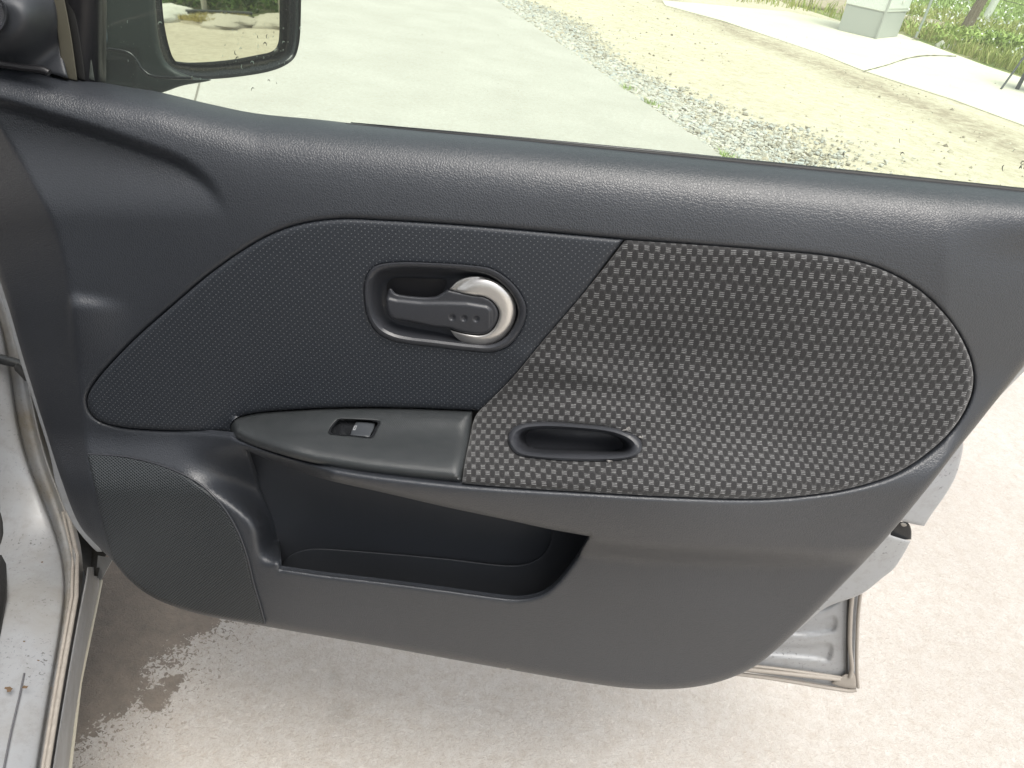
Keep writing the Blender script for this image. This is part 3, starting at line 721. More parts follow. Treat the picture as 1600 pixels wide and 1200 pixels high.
def Wi(x, y):                         # inserts: same body, slightly pillowed
    x = np.asarray(x, float); y = np.asarray(y, float)
    t = np.maximum(y-belt(x), 0); w = .036*(1-np.exp(-t/20))+.032*(1-np.exp(-t/85))
    w = w+arm(x, y)*sst(357, 371, x)+.030*sst(668, 775, y)*(1-.35*sst(900, 1300, x))
    w = w+.004*np.exp(-((x-1250)/260)**2-((y-560)/150)**2)
    # slack folds of the cloth above the cup
    w = w-.0030*np.exp(-((y-(615+.10*(x-930)))/16)**2-((x-940)/120)**2)+.0022*np.exp(-((y-(585+.25*(x-930)))/14)**2-((x-900)/80)**2)-.003*np.exp(-((x-1030-(y-600)*.25)/16)**2-((y-600)/60)**2)
    return w

VIN = [(975, 374, 1), (900, 367), (800, 358), (700, 350), (600, 344), (530, 342), (470, 350), (420, 368), (370, 398), (320, 435), (270, 478), (220, 522), (180, 562), (150, 597), (137, 622), (141, 643), (156, 657), (186, 666), (240, 671), (300, 673), (360, 677, 1)]
vin = spl(VIN+[(361, 663), (372, 652), (400, 645), (450, 640), (550, 636), (650, 637), (740, 641, 1), (750, 640), (800, 590), (850, 530), (880, 495), (912, 457), (942, 417)], True, 4)
FABT = [(977, 375, 1), (1100, 383), (1200, 391), (1300, 401), (1370, 418), (1430, 449), (1475, 490), (1505, 535), (1520, 580), (1516, 620), (1492, 665), (1452, 705), (1402, 738), (1350, 757), (1290, 770), (1190, 779), (1050, 776), (900, 768), (800, 762), (722, 755, 1)]
fab = spl(FABT+[(725, 730), (733, 690), (741, 655), (750, 641), (800, 591), (850, 531), (880, 496), (912, 458), (944, 418)], True, 4)
trm = spl([(362, 679), (360, 665), (371, 653), (400, 645), (450, 641), (550, 637), (650, 638), (739, 642, 1), (733, 690), (721, 754, 1), (650, 747), (560, 736), (480, 721), (420, 704), (380, 690)], True, 4)
insert_loop = spl(VIN[:-1]+[(362, 679, 1), (380, 691), (420, 706), (480, 723), (560, 738), (650, 749), (722, 757)]+[(a, b+1) for a, b, *_ in FABT[::-1][1:-1]]+[], True, 4)
outer = spl([(x, y) for x, y in zip(BX, BYv)]+[(1800, 319, 1), (1790, 350), (1700, 446), (1600, 572), (1500, 697), (1450, 762), (1380, 846), (1300, 930), (1240, 990), (1190, 1034), (1150, 1056), (1100, 1071), (1040, 1077), (960, 1073), (800, 1047), (600, 1011), (416, 979), (322, 962), (262, 944), (225, 925), (195, 899), (174, 874), (157, 858), (124, 820), (96, 750), (72, 675), (40, 572), (0, 440), (-60, 300, 1), (-60, 84, 1)], True, 6)
pocket = spl([(438, 888, 1), (436, 860), (428, 815), (408, 765), (385, 703, 1), (430, 723), (500, 747), (600, 770), (700, 793), (800, 814), (860, 827), (921, 838, 1), (903, 868), (872, 908), (848, 927), (815, 935), (780, 933), (700, 922), (600, 909), (500, 897)], True, 5)
def hole_panel():
    return slab('door_trim_panel', outer, Wp, M_leather, car, [insert_loop, pocket], rnd=(.006, 12), hrnd=(.0055, 9), step=7, back=.035, hback=.004, sharp=None, label='moulded charcoal grained plastic door trim')
panel = hole_panel()
slab('perforated_vinyl_insert', vin, lambda x, y: Wi(x, y)-.0005, M_vinyl, panel, [spl([(569, 460), (572, 434), (586, 416), (620, 410), (680, 411), (740, 415), (770, 421), (800, 442), (819, 470), (822, 492), (813, 518), (795, 540), (770, 550), (740, 549), (680, 542), (620, 534), (591, 521), (575, 497)], True, 4)], rnd=(.004, 9), hrnd=(.001, 4), step=7, back=.012, hback=.003, label='dark blue grey vinyl with fine dots')
CUP = spl([(794, 690), (797, 673), (812, 663), (850, 659), (900, 662), (950, 667), (980, 675), (1000, 687), (1003, 700), (994, 712), (975, 718), (940, 720), (880, 719), (830, 715), (806, 708)], True, 4)
slab('woven_fabric_insert', fab, Wi, M_fabric, panel, [CUP], rnd=(.0045, 10), hrnd=(.001, 4), step=7, back=.012, hback=.002, label='grey woven cloth with light dashes')
SWH = spl([(513, 675), (516, 668), (526, 656), (531, 654), (560, 655), (590, 657), (594, 660), (590, 668), (584, 681), (579, 684), (550, 681), (515, 678)], True, 3)
slab('armrest_trim', trm, lambda x, y: Wi(x, y)+.0015, M_trim, panel, [SWH], rnd=(.011, 20), hrnd=(.0008, 3), step=6, back=.014, hback=.001, label='smooth dark green grey armrest top')
# pocket
lin = [(430, 900), (439, 882), (455, 867), (475, 859), (500, 857), (600, 864), (700, 873), (790, 883), (825, 880), (850, 865), (860, 845), (862, 815, 1), (990, 815, 1), (990, 960, 1), (430, 960, 1)]
slab('pocket_wall', spl([(340, 660, 1), (990, 660, 1), (990, 900, 1), (340, 900, 1)], True, 20), lambda x, y: .0365+.00002*(y-700), M_leather2, panel, rnd=(0, 1), step=16, back=.004)
slab('pocket_liner', spl(lin, True, 6), lambda x, y: .046+.00004*(y-860), M_leather2, panel, rnd=(.0018, 3), step=12, back=.008)
# speaker grille
spk = spl([(136, 708, 1), (200, 715), (260, 731), (310, 756), (345, 790), (370, 830), (385, 870), (396, 915), (406, 948), (413, 976, 1), (322, 959), (262, 941), (225, 922), (195, 896), (176, 872), (158, 810), (144, 745)], True, 5)
slab('speaker_grille', spk, lambda x, y: Wp(x, y)+.0022, M_grille, panel, rnd=(.0022, 5), step=8, back=.006, label='fine mesh speaker cover')
tube('grille_bead', ppath([(138, 709), (200, 714), (260, 730), (311, 755), (346, 789), (371, 829), (386, 869), (397, 914), (407, 947), (414, 974)], lambda x, y: Wp(x, y)+.0012), .0011, M_smooth, panel)
# ------------- inner handle
def rings(name, loops_w, mat, parent, base=Wi, floor=True, **props):
    """closed rings on the photograph, each with its own height above the base surface"""
    rows = []
    for l, w_ in loops_w:
        W = base(l[:, 0], l[:, 1])*1.0+w_ if callable(base) else base+w_+np.zeros(len(l)); rows.append(PY(l[:, 0], l[:, 1], DY-W))
    rows = np.array(rows); n, m = rows.shape[:2]; V = rows.reshape(-1, 3)
    Fc = [(i*m+j, (i+1)*m+j, (i+1)*m+(j+1) % m, i*m+(j+1) % m) for i in range(n-1) for j in range(m)]
    if floor:
        c = rows[-1].mean(0); V = np.vstack([V, c]); Fc += [((n-1)*m+j, n*m, (n-1)*m+(j+1) % m) for j in range(m)]
    return mesh(name, V, Fc, mat, parent, CARLOC, True, 45, **props)
def inset(l, d, dx=0, dy=0):
    nr = np.roll(l, -1, 0)-np.roll(l, 1, 0); nr = np.stack([-nr[:, 1], nr[:, 0]], 1); nr /= np.linalg.norm(nr, axis=1)[:, None]+1e-9
    c = l.mean(0); s = np.sign(((c-l)*nr).sum(1).sum()); return l+nr*s*d+np.array([dx, dy])
HO = spl([(569, 460), (572, 434), (586, 416), (620, 410), (680, 411), (740, 415), (770, 421), (800, 442), (819, 470), (822, 492), (813, 518), (795, 540), (770, 550), (740, 549), (680, 542), (620, 534), (591, 521), (575, 497)], True, 4)
wb = float(Wi(np.array([690.]), np.array([480.]))[0])
HOin = spl([(578, 460), (581, 440), (592, 425), (622, 418), (680, 419), (738, 423), (766, 430), (792, 448), (808, 472), (811, 491), (803, 512), (788, 530), (768, 539), (742, 539), (682, 532), (624, 524), (599, 513), (584, 495)], True, 4)
HM = spl([(598, 464), (600, 448), (608, 438), (626, 433), (682, 433), (735, 431), (760, 433), (785, 449), (801, 472), (804, 491), (797, 510), (784, 526), (766, 534), (742, 533), (684, 519), (632, 509), (614, 503), (601, 490)], True, 4)
def same(a, n):
    # resample ring to n points, starting at its leftmost point
    a = np.roll(a, -int(np.argmin(a[:, 0])), 0); d = np.r_[0, np.cumsum(np.linalg.norm(np.diff(np.vstack([a, a[:1]]), axis=0), axis=1))]
    q = np.linspace(0, d[-1], n, endpoint=False); aa = np.vstack([a, a[:1]]); return np.stack([np.interp(q, d, aa[:, 0]), np.interp(q, d, aa[:, 1])], 1)
K = 130
HO_, HI_, HM_ = same(HO, K), same(HOin, K), same(HM, K)
L1 = HO_; L2 = HO_+(HI_-HO_)*.22; L3 = HO_+(HI_-HO_)*.6
cb = rings('handle_bezel', [(L1, -.002), (L1, .0012), (L2, .0030), (L3, .0030), (HI_, .0008), (HI_+(HM_-HI_)*.25, -.006), (HI_+(HM_-HI_)*.7, -.016), (HM_, -.019), (HM_+(HM_.mean(0)-HM_)*.12, -.0195)], M_smooth, car, label='dark oval recess of the inner door handle')
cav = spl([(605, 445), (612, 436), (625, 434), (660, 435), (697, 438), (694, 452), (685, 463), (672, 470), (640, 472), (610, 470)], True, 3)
slab('finger_recess_shade', cav, lambda x, y: wb-.0185, M_dark, cb, rnd=(0, 1), step=5, back=.001)  # flat black sheet, paints the shade of the hole behind the lever
rr_ = spl([(702, 452, 1), (714, 440), (730, 433), (752, 432), (776, 440), (794, 454), (804, 470), (806, 492), (798, 514), (780, 532), (752, 541), (730, 538), (712, 527), (704, 516, 1), (728, 522), (750, 524), (764, 520), (775, 508), (780, 488), (771, 472), (756, 463), (740, 461), (720, 457)], True, 2.5)
slab('handle_ring', rr_, lambda x, y: wb-.003-.004*np.clip((np.hypot(x-754, y-488)-38)/16, 0, 1)**2, M_ring, cb, rnd=(.0018, 4), step=4, back=.016, sharp=None, label='satin silver C shaped ring')
lev = spl([(605, 459), (609, 450), (613, 452), (618, 458), (630, 461), (660, 464), (680, 463), (692, 457), (700, 452), (702, 453), (720, 457), (740, 461), (756, 463), (771, 472), (779, 488), (775, 507), (764, 519), (750, 523), (728, 521), (700, 513), (680, 511), (650, 505), (630, 501), (614, 498), (606, 488), (603, 470)], True, 2.5)
def Wl(x, y):
    base = wb-.004+.004*sst(700, 620, x)*0
    up = np.interp(x, [600, 620, 660, 700, 730, 760, 780], [463, 468, 472, 472, 473, 478, 492])
    w = base+.0022*sst(-2, 5, y-up)*(1-sst(764, 770, x))-.0016*(1-np.exp(-((y-490)/30)**2))
    for cx, cy in ((706.5, 496), (725, 497.3), (744, 498.5)):
        dd = np.hypot(x-cx, y-cy); w = w-.0016*(1-sst(2.5, 5.5, dd))
    return w
lever = slab('handle_lever', lev, Wl, M_smooth, cb, rnd=(.003, 5), step=1.6, back=.017, sharp=None, rings=4, label='dark lever with three dimples')
# ------------- pull cup
CI = spl([(806, 687), (810, 677), (824, 671), (855, 669), (900, 671), (946, 676), (970, 683), (985, 693), (988, 702), (980, 708), (960, 710), (900, 709), (850, 708), (822, 704), (810, 697)], True, 4)
C_, I_ = same(CUP, K), same(CI, K)
cup = rings('pull_cup', [(C_, -.003), (C_, .0015), (C_+(I_-C_)*.3, .0038), (C_+(I_-C_)*.65, .0036), (I_, .0008), (I_+(I_.mean(0)-I_)*.04, -.004), (I_+(I_.mean(0)-I_)*.10+np.array([0, -2]), -.018), (I_+(I_.mean(0)-I_)*.16+np.array([0, -3]), -.033), (I_+(I_.mean(0)-I_)*.4+np.array([0, -3]), -.034)], M_smooth, car, label='dark oval pull cup set in the cloth armrest')
# ------------- window switch
S_ = same(SWH, 60); c0 = S_.mean(0)
sw = rings('window_switch', [(S_, -.002), (S_, .0009), (S_+(c0-S_)*.05, .0010), (S_+(c0-S_)*.09, .0), (S_+(c0-S_)*.10, -.008), (S_+(c0-S_)*.2, -.009)], M_gloss, car, base=lambda x, y: Wi(x, y)+.0015, label='black window switch sunk in the armrest')
btn = spl([(547, 680, 1), (551, 668), (557, 659, 1), (586, 661, 1), (583, 672), (577, 683, 1)], True, 3)
b_ = slab('switch_button', btn, lambda x, y: Wi(x, y)-.0035+.0016*np.cos((x-566)/12), plain('switch_grey', (.05, .055, .062), .35), sw, rnd=(.0012, 3), step=3, back=.006, sharp=None)
slab('window_symbol', spl([(554, 665, 1), (558, 665, 1), (555, 672, 1), (551, 672, 1)], True, 2), lambda x, y: Wi(x, y)-.0035+.0016*np.cos((x-566)/12)+.0004, plain('symbol_grey', (.28, .29, .3), .6), sw, [spl([(554.8, 666.2, 1), (556.6, 666.2, 1), (554.4, 670.8, 1), (552.6, 670.8, 1)], True, 2)], rnd=(0, 1), step=3, back=.0001, hback=.0001)
slab('rocker_dip', spl([(522, 662, 1), (530, 661, 1), (546, 676), (545, 680, 1), (528, 679)], True, 3), lambda x, y: Wi(x, y)-.005-.003*np.abs(x-534)/12, M_gloss, sw, rnd=(.001, 3), step=3, back=.003, sharp=None)

# ------------- door metal behind the trim
core = spl([(-60, 104, 1), (120, 140), (330, 183), (545, 212), (1000, 256), (1740, 336, 1), (1700, 400, 1), (1560, 620), (1440, 765), (1240, 980), (1170, 1038), (1100, 1062), (1000, 1066), (800, 1038), (500, 985), (280, 940), (210, 895), (166, 855), (100, 745), (0, 430), (-60, 300, 1)], True, 12)
slab('inner_door_shell', core, lambda x, y: -.004-.0*x, M_paint_clean, car, rnd=(0, 1), step=40, back=.05, label='silver painted inner door metal')
shell = slab('door_rear_flange', spl([(1640, 540, 1), (1506, 680), (1505, 700), (1495, 740), (1478, 772), (1458, 800), (1444, 822, 1), (1432, 820), (1408, 814, 1), (1392, 832), (1391, 836, 1), (1410, 842), (1423, 845, 1), (1414, 862), (1397, 888), (1380, 902), (1346, 928), (1290, 950), (1240, 990), (1215, 1008), (1190, 1024), (1160, 1043), (1130, 1056), (1080, 1050, 1), (1250, 850, 1), (1450, 640, 1)], True, 5), lambda x, y: -.010-.0006*np.maximum(0, np.hypot(x-1200, y-700)-170)*.28, M_paint_clean, car, rnd=(.003, 5), step=9, back=.006, sharp=None, label='silver painted rear edge of the open door')
lat = slab('door_latch', spl([(1388, 832, 1), (1400, 818), (1409, 815), (1419, 817), (1424, 828), (1424, 843, 1), (1410, 843), (1395, 839)], True, 3), lambda x, y: -.030, M_gloss, car, rnd=(.002, 3), step=5, back=.015, label='black latch housing in the door edge')
slab('latch_claw', spl([(1407, 817), (1414, 817), (1417, 821), (1412, 823), (1408, 821)], True, 2), lambda x, y: -.026, M_latch, lat, rnd=(.001, 2), step=2, back=.004)
def Wlow(x, y):
    w = -.075+np.zeros_like(x)
    def rec(poly, depth, soft=5.):
        P = tile(x, y); d = dist(P, poly); i = inside(P, poly); return -depth*np.where(i, sst(0, soft, d), 0)
    w += rec(RE1, .005)+rec(RE2, .005)+rec(RE3, .004)
    return w
RE1 = spl([(1165, 1003), (1215, 1006), (1267, 1007), (1296, 1004), (1302, 1010), (1301, 1023), (1295, 1033), (1267, 1030), (1192, 1024), (1150, 1020)], True, 4)
RE2 = spl([(1200, 975), (1245, 974), (1268, 972), (1290, 964), (1304, 961), (1309, 968), (1308, 982), (1301, 988), (1260, 994), (1235, 993), (1190, 990)], True, 4)
RE3 = spl([(1200, 950), (1290, 930), (1312, 928), (1316, 936), (1310, 943), (1285, 956), (1240, 962)], True, 4)
low = slab('lower_door_corner', spl([(1352, 880, 1), (1346, 925), (1342, 960), (1339, 1000), (1337, 1040), (1340, 1066), (1337, 1078), (1326, 1078), (1240, 1062), (1100, 1040, 1), (1100, 900, 1)], True, 5), Wlow, M_paint_clean, car, rnd=(.003, 5), step=3.5, back=.02, sharp=None, label='silver lower door corner with pressed ribs')
def wtube(nm, pts, r_, w_, mat=M_strip, par=None): return tube(nm, ppath(pts, w_), r_, mat, par or low)
wtube('weatherstrip', [(1110, 1040), (1200, 1049), (1312, 1061)], .0035, -.068)
wtube('weatherstrip', [(1110, 1035), (1200, 1043), (1325, 1060)], .0022, -.070)
wtube('weatherstrip', [(1100, 1047), (1200, 1059), (1325, 1079), (1338, 1078)], .0030, -.071)
wtube('weatherstrip', [(1333, 915), (1329, 960), (1328, 1010), (1331, 1044), (1328, 1058)], .0030, -.068)
wtube('weatherstrip', [(1346, 915), (1341, 960), (1339, 1010), (1339, 1050), (1341, 1074)], .0024, -.070)
wtube('weatherstrip', [(1326, 915), (1324, 970), (1323, 1020), (1324, 1056)], .0014, -.070, M_rubber)
slab('weatherstrip_corner', spl([(1306, 1062), (1328, 1050), (1337, 1054), (1339, 1074), (1330, 1076), (1300, 1068)], True, 3), lambda x, y: -.068, M_strip, low, rnd=(.003, 6), step=4, back=.005, sharp=None)
# grey painted door edge on the hinge side
slab('door_front_flange', spl([(-62, 300, 1), (-30, 330), (3, 438), (42, 570), (74, 672), (98, 750), (122, 812), (160, 862, 1), (150, 861), (112, 815), (88, 758), (80, 720), (72, 690), (34, 572), (-8, 440), (-62, 350, 1)], True, 4), lambda x, y: -.018-.0*x, M_paint_clean, car, rnd=(.001, 2), step=6, back=.02)
# outer skin so that the door has its real thickness
def skin():
    prof = [(-.60, .94), (-.55, .55), (-.46, .38), (-.36, .30), (.05, .285), (.27, .30), (.33, .50), (.44, .70), (.55, .93)]
    V = []; 
    for yy, s in ((.735, .985), (.80, .97), (.825, .93)):
        c = np.array([0.03, .66])
        for x_, z_ in prof: q = c+(np.array([x_, z_])-c)*s; V.append((q[0], yy, q[1]))
    n = len(prof); Fc = [(i*n+j, i*n+(j+1) % n, (i+1)*n+(j+1) % n, (i+1)*n+j) for i in range(2) for j in range(n)]+[tuple(range(2*n, 3*n))]
    mesh('outer_door_skin', V, Fc, M_paint, car, CARLOC, True, 30)
skin()
# ------------- window glass and seal
def px_on(p): return p
gl_pts = [PY(60, 112, DY+.012), PY(545, 197, DY+.012), PY(1000, 243, DY+.012), PY(1800, 330, DY+.012)]
x0, z0 = gl_pts[0][0], gl_pts[0][2]
gv = [(p_[0], p_[1], p_[2]-.01) for p_ in gl_pts]
gtop = [(.62, DY+.012-.06, 1.30), (.35, DY+.012-.09, 1.42), (0, DY+.012-.10, 1.45), (-.25, DY+.012-.08, 1.36)]
# the pane is flat and leans inwards a little near its top
gv2 = [(a, DY+.012-max(0, c-1.03)*.10, c) for a, b, c in gv+[(x_, 0, z_) for x_, _, z_ in gtop]]
mesh('window_glass', gv2, [tuple(range(len(gv2)))], M_glass, car, CARLOC, False)
GL = lambda px, py, e=-.003: PP(np.array([px]), np.array([py]), (0, DY+.012+.017+e, 1.2), (0, 1, .10))[0]
tube('window_seal', ppath([(540, 193.5), (650, 203.5), (800, 218), (1000, 238), (1200, 258.5), (1400, 279), (1600, 300), (1800, 323)], .0, 20), np.r_[np.linspace(.0006, .0032, 40), np.full(200, .0032)][:len(ppath([(540, 193.5), (650, 203.5), (800, 218), (1000, 238), (1200, 258.5), (1400, 279), (1600, 300), (1800, 323)], .0, 20))], M_rubber, car)
tube('window_seal', ppath([(548, 191.5), (650, 201), (800, 215), (1000, 235), (1200, 255.5), (1400, 276), (1600, 297), (1800, 319)], -.008, 20), np.minimum(.0004+.00006*np.arange(len(ppath([(548, 191.5), (650, 201), (800, 215), (1000, 235), (1200, 255.5), (1400, 276), (1600, 297), (1800, 319)], -.008, 20))), .0018), M_gloss, car)
fr_ = [(-.43, .96), (-.40, 1.12), (-.25, 1.37), (0, 1.46), (.35, 1.43), (.62, 1.30), (.66, 1.05)]
tube('window_frame', [(a, DY+.01-max(0, c-1.03)*.10, c) for a, c in fr_], .016, M_dark, car)
# dried drops and specks on the pane, built as small crescents
def drops():
    mb = [[], []]; fb = [[], []]
    L = [(1296, 244, 7, 0), (1320, 241, 8, 0), (1410, 242, 8, 0), (1407, 220, 6, 0), (1569, 263, 9, 0), (395, 140, 6, 0), (420, 127, 5, 0), (433, 129, 4, 0), (356, 101, 8, 0), (371, 93, 8, 0), (369, 82, 7, 0), (394, 99, 7, 1), (414, 70, 7, 0), (405, 72, 6, 1), (418, 57, 6, 0), (376, 77, 5, 1), (250, 38, 8, 1), (300, 121, 4, 1), (313, 123, 3, 1), (224, 138, 4, 1), (200, 34, 4, 1), (470, 44, 5, 1), (431, 80, 5, 1), (379, 104, 6, 1), (443, 67, 5, 1), (404, 57, 5, 0), (200, 95, 3, 1), (1585, 236, 4, 0), (120, 60, 2, 1)]
    for _ in range(70): L.append((random.uniform(345, 452), random.uniform(0, 100), random.uniform(1, 3.2), int(random.random() < .6)))
    for _ in range(60): L.append((random.uniform(150, 250), random.uniform(0, 130), random.uniform(.6, 1.4), 1))
    for _ in range(45): L.append((random.uniform(480, 1590), random.uniform(20, 185), random.uniform(.8, 1.8), 0))
    for px, py, r_, k in L:
        if py > belt(px)-4: continue
        a0 = random.uniform(1.5, 3.5); n = 7; span = random.uniform(2.2, 3.6) if r_ > 3 else 6.0; V = mb[k]; b = len(V); s = (.60 if r_ > 2 else .5)*r_
        for i in range(n):
            q = a0+span*i/(n-1); wd = .42*math.sin(math.pi*(i+.6)/(n+.2))
            for rr in (s, s*(1-wd)): V.append(GL(px+rr*math.cos(q)*.7, py+rr*math.sin(q)))
        for i in range(n-1): fb[k].append((b+2*i, b+2*i+1, b+2*i+3, b+2*i+2))
    mesh('dried_dirt_specks', mb[0], fb[0], plain('dark_speck', (.02, .02, .018), .5), car, CARLOC, False, kind='stuff')
    mesh('dried_water_drops', mb[1], fb[1], plain('pale_speck', (.6, .62, .58), .5), car, CARLOC, False, kind='stuff')
drops()
# printed letters at the pane's right edge
def glyphs():
    P_ = {'C': [(1, .8), (.6, 1), (.2, .8), (0, .4), (.2, .1), (.6, 0), (.9, .2)], 'o': [(.4, .6), (.1, .4), (.1, .1), (.4, 0), (.7, .1), (.7, .4), (.4, .6)],
          'A': [(0, 0), (.5, 1), (.8, 0), (.65, .4), (.2, .4)], 'd': [(.7, .4), (.4, .6), (.1, .4), (.1, .1), (.4, 0), (.7, .1), (.7, 1)]}
    V = []; Fc = []
    for ch, gx, gy in (('C', 1594.5, 257), ('o', 1601, 257.5), ('d', 1607, 258), ('A', 1592, 263.5), ('d', 1599, 264), ('o', 1605, 264.5)):
        st = P_[ch]
        for (a, b), (c, d_) in zip(st[:-1], st[1:]):
            x0_, y0_, x1_, y1_ = gx+a*5+b*1.2, gy-b*5.4, gx+c*5+d_*1.2, gy-d_*5.4
            L_ = math.hypot(x1_-x0_, y1_-y0_)+1e-6; nx, ny = -(y1_-y0_)/L_*.65, (x1_-x0_)/L_*.65; k = len(V)
            V += [GL(x0_+nx, y0_+ny), GL(x1_+nx, y1_+ny), GL(x1_-nx, y1_-ny), GL(x0_-nx, y0_-ny)]; Fc.append((k, k+1, k+2, k+3))
    mesh('glass_marking', V, Fc, plain('marking_ink', (.02, .02, .02), .5), car, CARLOC, False)
glyphs()

# ------------- sail cover with tweeter, at the front lower corner of the window
def Wsail(x, y):
    w = .012+np.zeros_like(x); d = np.hypot((x-5)/1.15, (y-30)); w += .045*(1-sst(22, 88, d)); w += .012*sst(60, 112, y-.1*x); return w
sail = slab('mirror_corner_cover', spl([(-60, -60, 1), (74, -60, 1), (87, 0), (93, 50), (99, 90), (107, 123, 1), (78, 115), (70, 112, 1), (0, 101), (-60, 94, 1)], True, 5), Wsail, M_leather2, car, rnd=(.003, 6), step=6, back=.02, sharp=None, label='dark triangular cover inside the window corner')
tw = [(np.array([[-22+34*math.cos(q), 22+36*math.sin(q)] for q in np.linspace(0, 2*math.pi, 48, endpoint=False)]), 0)]
T0 = tw[0][0]; ct = T0.mean(0)
rings('tweeter_ring', [(T0, -.004), (T0, .004), (T0+(ct-T0)*.06, .0055), (T0+(ct-T0)*.12, .003), (T0+(ct-T0)*.14, .0015)], M_smooth, sail, base=Wsail)
V = []; Fc = []
for i in range(-12, 13):
    for j in range(-12, 13):
        x_, y_ = -22+i*2.9+(j % 2)*1.45, 22+j*2.6
        if math.hypot(x_+22, y_-22) > 28: continue
        c = [PY(x_+.95*math.cos(a), y_+.95*math.sin(a), DY-float(Wsail(np.array([x_]), np.array([y_]))[0])-.0035) for a in (0, 1.05, 2.09, 3.14, 4.19, 5.24)]
        k = len(V); V += c; Fc.append(tuple(range(k, k+6)))
mesh('tweeter_holes', V, Fc, plain('hole_grey', (.11, .11, .12), .7), sail, CARLOC, False, kind='stuff')
tube('cover_edge_gap', ppath([(-50, 93), (0, 100), (40, 106), (70, 110), (77, 114)], .045), .003, M_dark, sail)
# run channel strips
for nm, a, b, c, d_, m_, w_ in (('window_channel', 82, 101, 98, 121, plain('olive_painted_reflection', (.085, .08, .06), .45), .016), ('window_channel_rubber', 99, 114, 119, 134, M_rubber, .010), ('channel_outer_lip', 112, 126, 130, 148, plain('grey_green_lip', (.07, .08, .072), .4), .004)):  # olive of the inner strip is a reflection put into its colour
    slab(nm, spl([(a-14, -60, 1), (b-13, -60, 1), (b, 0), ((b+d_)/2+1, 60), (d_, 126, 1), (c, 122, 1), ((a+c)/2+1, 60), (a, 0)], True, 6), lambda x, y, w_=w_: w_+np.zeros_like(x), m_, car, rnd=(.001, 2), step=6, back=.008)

# ------------- outside mirror
MR0 = PY(360, 50, .90); MAZ = R(82); MEL = -R(6.5)     # where the glass sends the view: behind the car, to its outer side
inn = ray(360, 50); inn = inn/np.linalg.norm(inn)
out = np.array([math.sin(MAZ)*math.cos(MEL), math.cos(MAZ)*math.cos(MEL), math.sin(MEL)])
MN = out-inn; MN /= np.linalg.norm(MN)                   # faces the viewer
NP = -MN
mir = slab('door_mirror', spl([(258, -40, 1), (262, 20), (264, 60), (270, 92), (283, 112), (300, 121), (340, 120), (400, 113), (440, 105), (460, 92), (468, 70), (470, 30), (470, -40, 1)], True, 4), lambda x, y: .0*x, M_gloss, car, [spl([(240, -38, 1), (252, 0), (254, 30), (262, 70), (272, 96), (276, 99, 1), (310, 102), (370, 98), (420, 89), (440, 84), (448, 72), (451, 40), (450, -38, 1)], True, 4)] if False else [], rnd=(0, 1), step=8, back=0, plane=(MR0, NP), label='black outside mirror seen through the window')
bpy.data.objects.remove(mir)
mh_o = spl([(205, -60, 1), (212, 0), (222, 50), (240, 90), (262, 112), (285, 121), (320, 124), (380, 119), (430, 109), (458, 93), (467, 70), (470, 30), (471, -60, 1)], True, 4)
mh_h = spl([(249, -56, 1), (253, 0), (258, 45), (268, 85), (276, 98, 1), (310, 102), (370, 98), (420, 89), (441, 83), (449, 70), (451, 40), (451, -56, 1)], True, 4)
mir = slab('door_mirror', mh_o, lambda x, y: .0+0*x, M_gloss, car, [mh_h], rnd=(.010, 12), hrnd=(.004, 6), step=6, back=.0, hback=0, sharp=None, plane=(MR0, NP), label='black outside mirror seen through the window')
def mplane(px, py, w_): return PP(np.asarray(px, float), np.asarray(py, float), MR0-MN*w_*1.0, NP)
# housing shell behind the rim
o1 = same(mh_o, 90); cN = o1.mean(0)
rows = []
for k, (dp, s) in enumerate(((.010, 1.0), (.03, .995), (.06, .93), (.085, .80), (.10, .55), (.105, .2))):
    base_ = mplane(o1[:, 0], o1[:, 1], 0); c3 = base_.mean(0); q = c3+(base_-c3)*s-MN*dp; rows.append(q)
loft('mirror_housing', rows, M_gloss, mir, closed=True)
gl_ = same(spl([(247, -54, 1), (251, 0), (256, 45), (266, 85), (274, 99, 1), (310, 104), (370, 100), (420, 91), (443, 85), (451, 71), (453, 40), (453, -54, 1)], True, 4), 80)
pg = mplane(gl_[:, 0], gl_[:, 1], .004); mesh('mirror_glass', pg, [tuple(range(80))], M_mirror, mir, CARLOC, False)
pg = mplane(gl_[:, 0], gl_[:, 1], .008); mesh('mirror_backing', pg, [tuple(range(80))], M_dark, mir, CARLOC, False)
# foot of the mirror
def Wft(x, y): return -.10+.0003*(x-180)*0-.012*sst(0, 1, (y-82)/6.)*(x < 215)+.01*np.sin(x/60)
foot = slab('mirror_foot', spl([(112, -60, 1), (240, -60, 1), (248, 60), (262, 100), (300, 120), (330, 125), (285, 134), (245, 146), (215, 139), (160, 133), (118, 118, 1)], True, 5), Wft, plain('mirror_foot_plastic', (.018, .026, .024), .5), mir, rnd=(.006, 10), step=6, back=.04, sharp=None)
tube('foot_seam', ppath([(140, 76), (175, 77), (200, 82), (212, 92), (222, 108), (236, 118), (262, 121), (300, 122)], -.095), .0016, M_gloss, mir)
slab('fender_reflection_patch', spl([(128, 3, 1), (155, 18), (163, 28), (166, 70), (132, 66, 1)], True, 4), lambda x, y: -.094+0*x, plain('blue_grey_painted_sheen', (.10, .13, .15), .25), mir, rnd=(.002, 5), step=6, back=.01)  # blue-grey plate added to paint in the fender's reflection

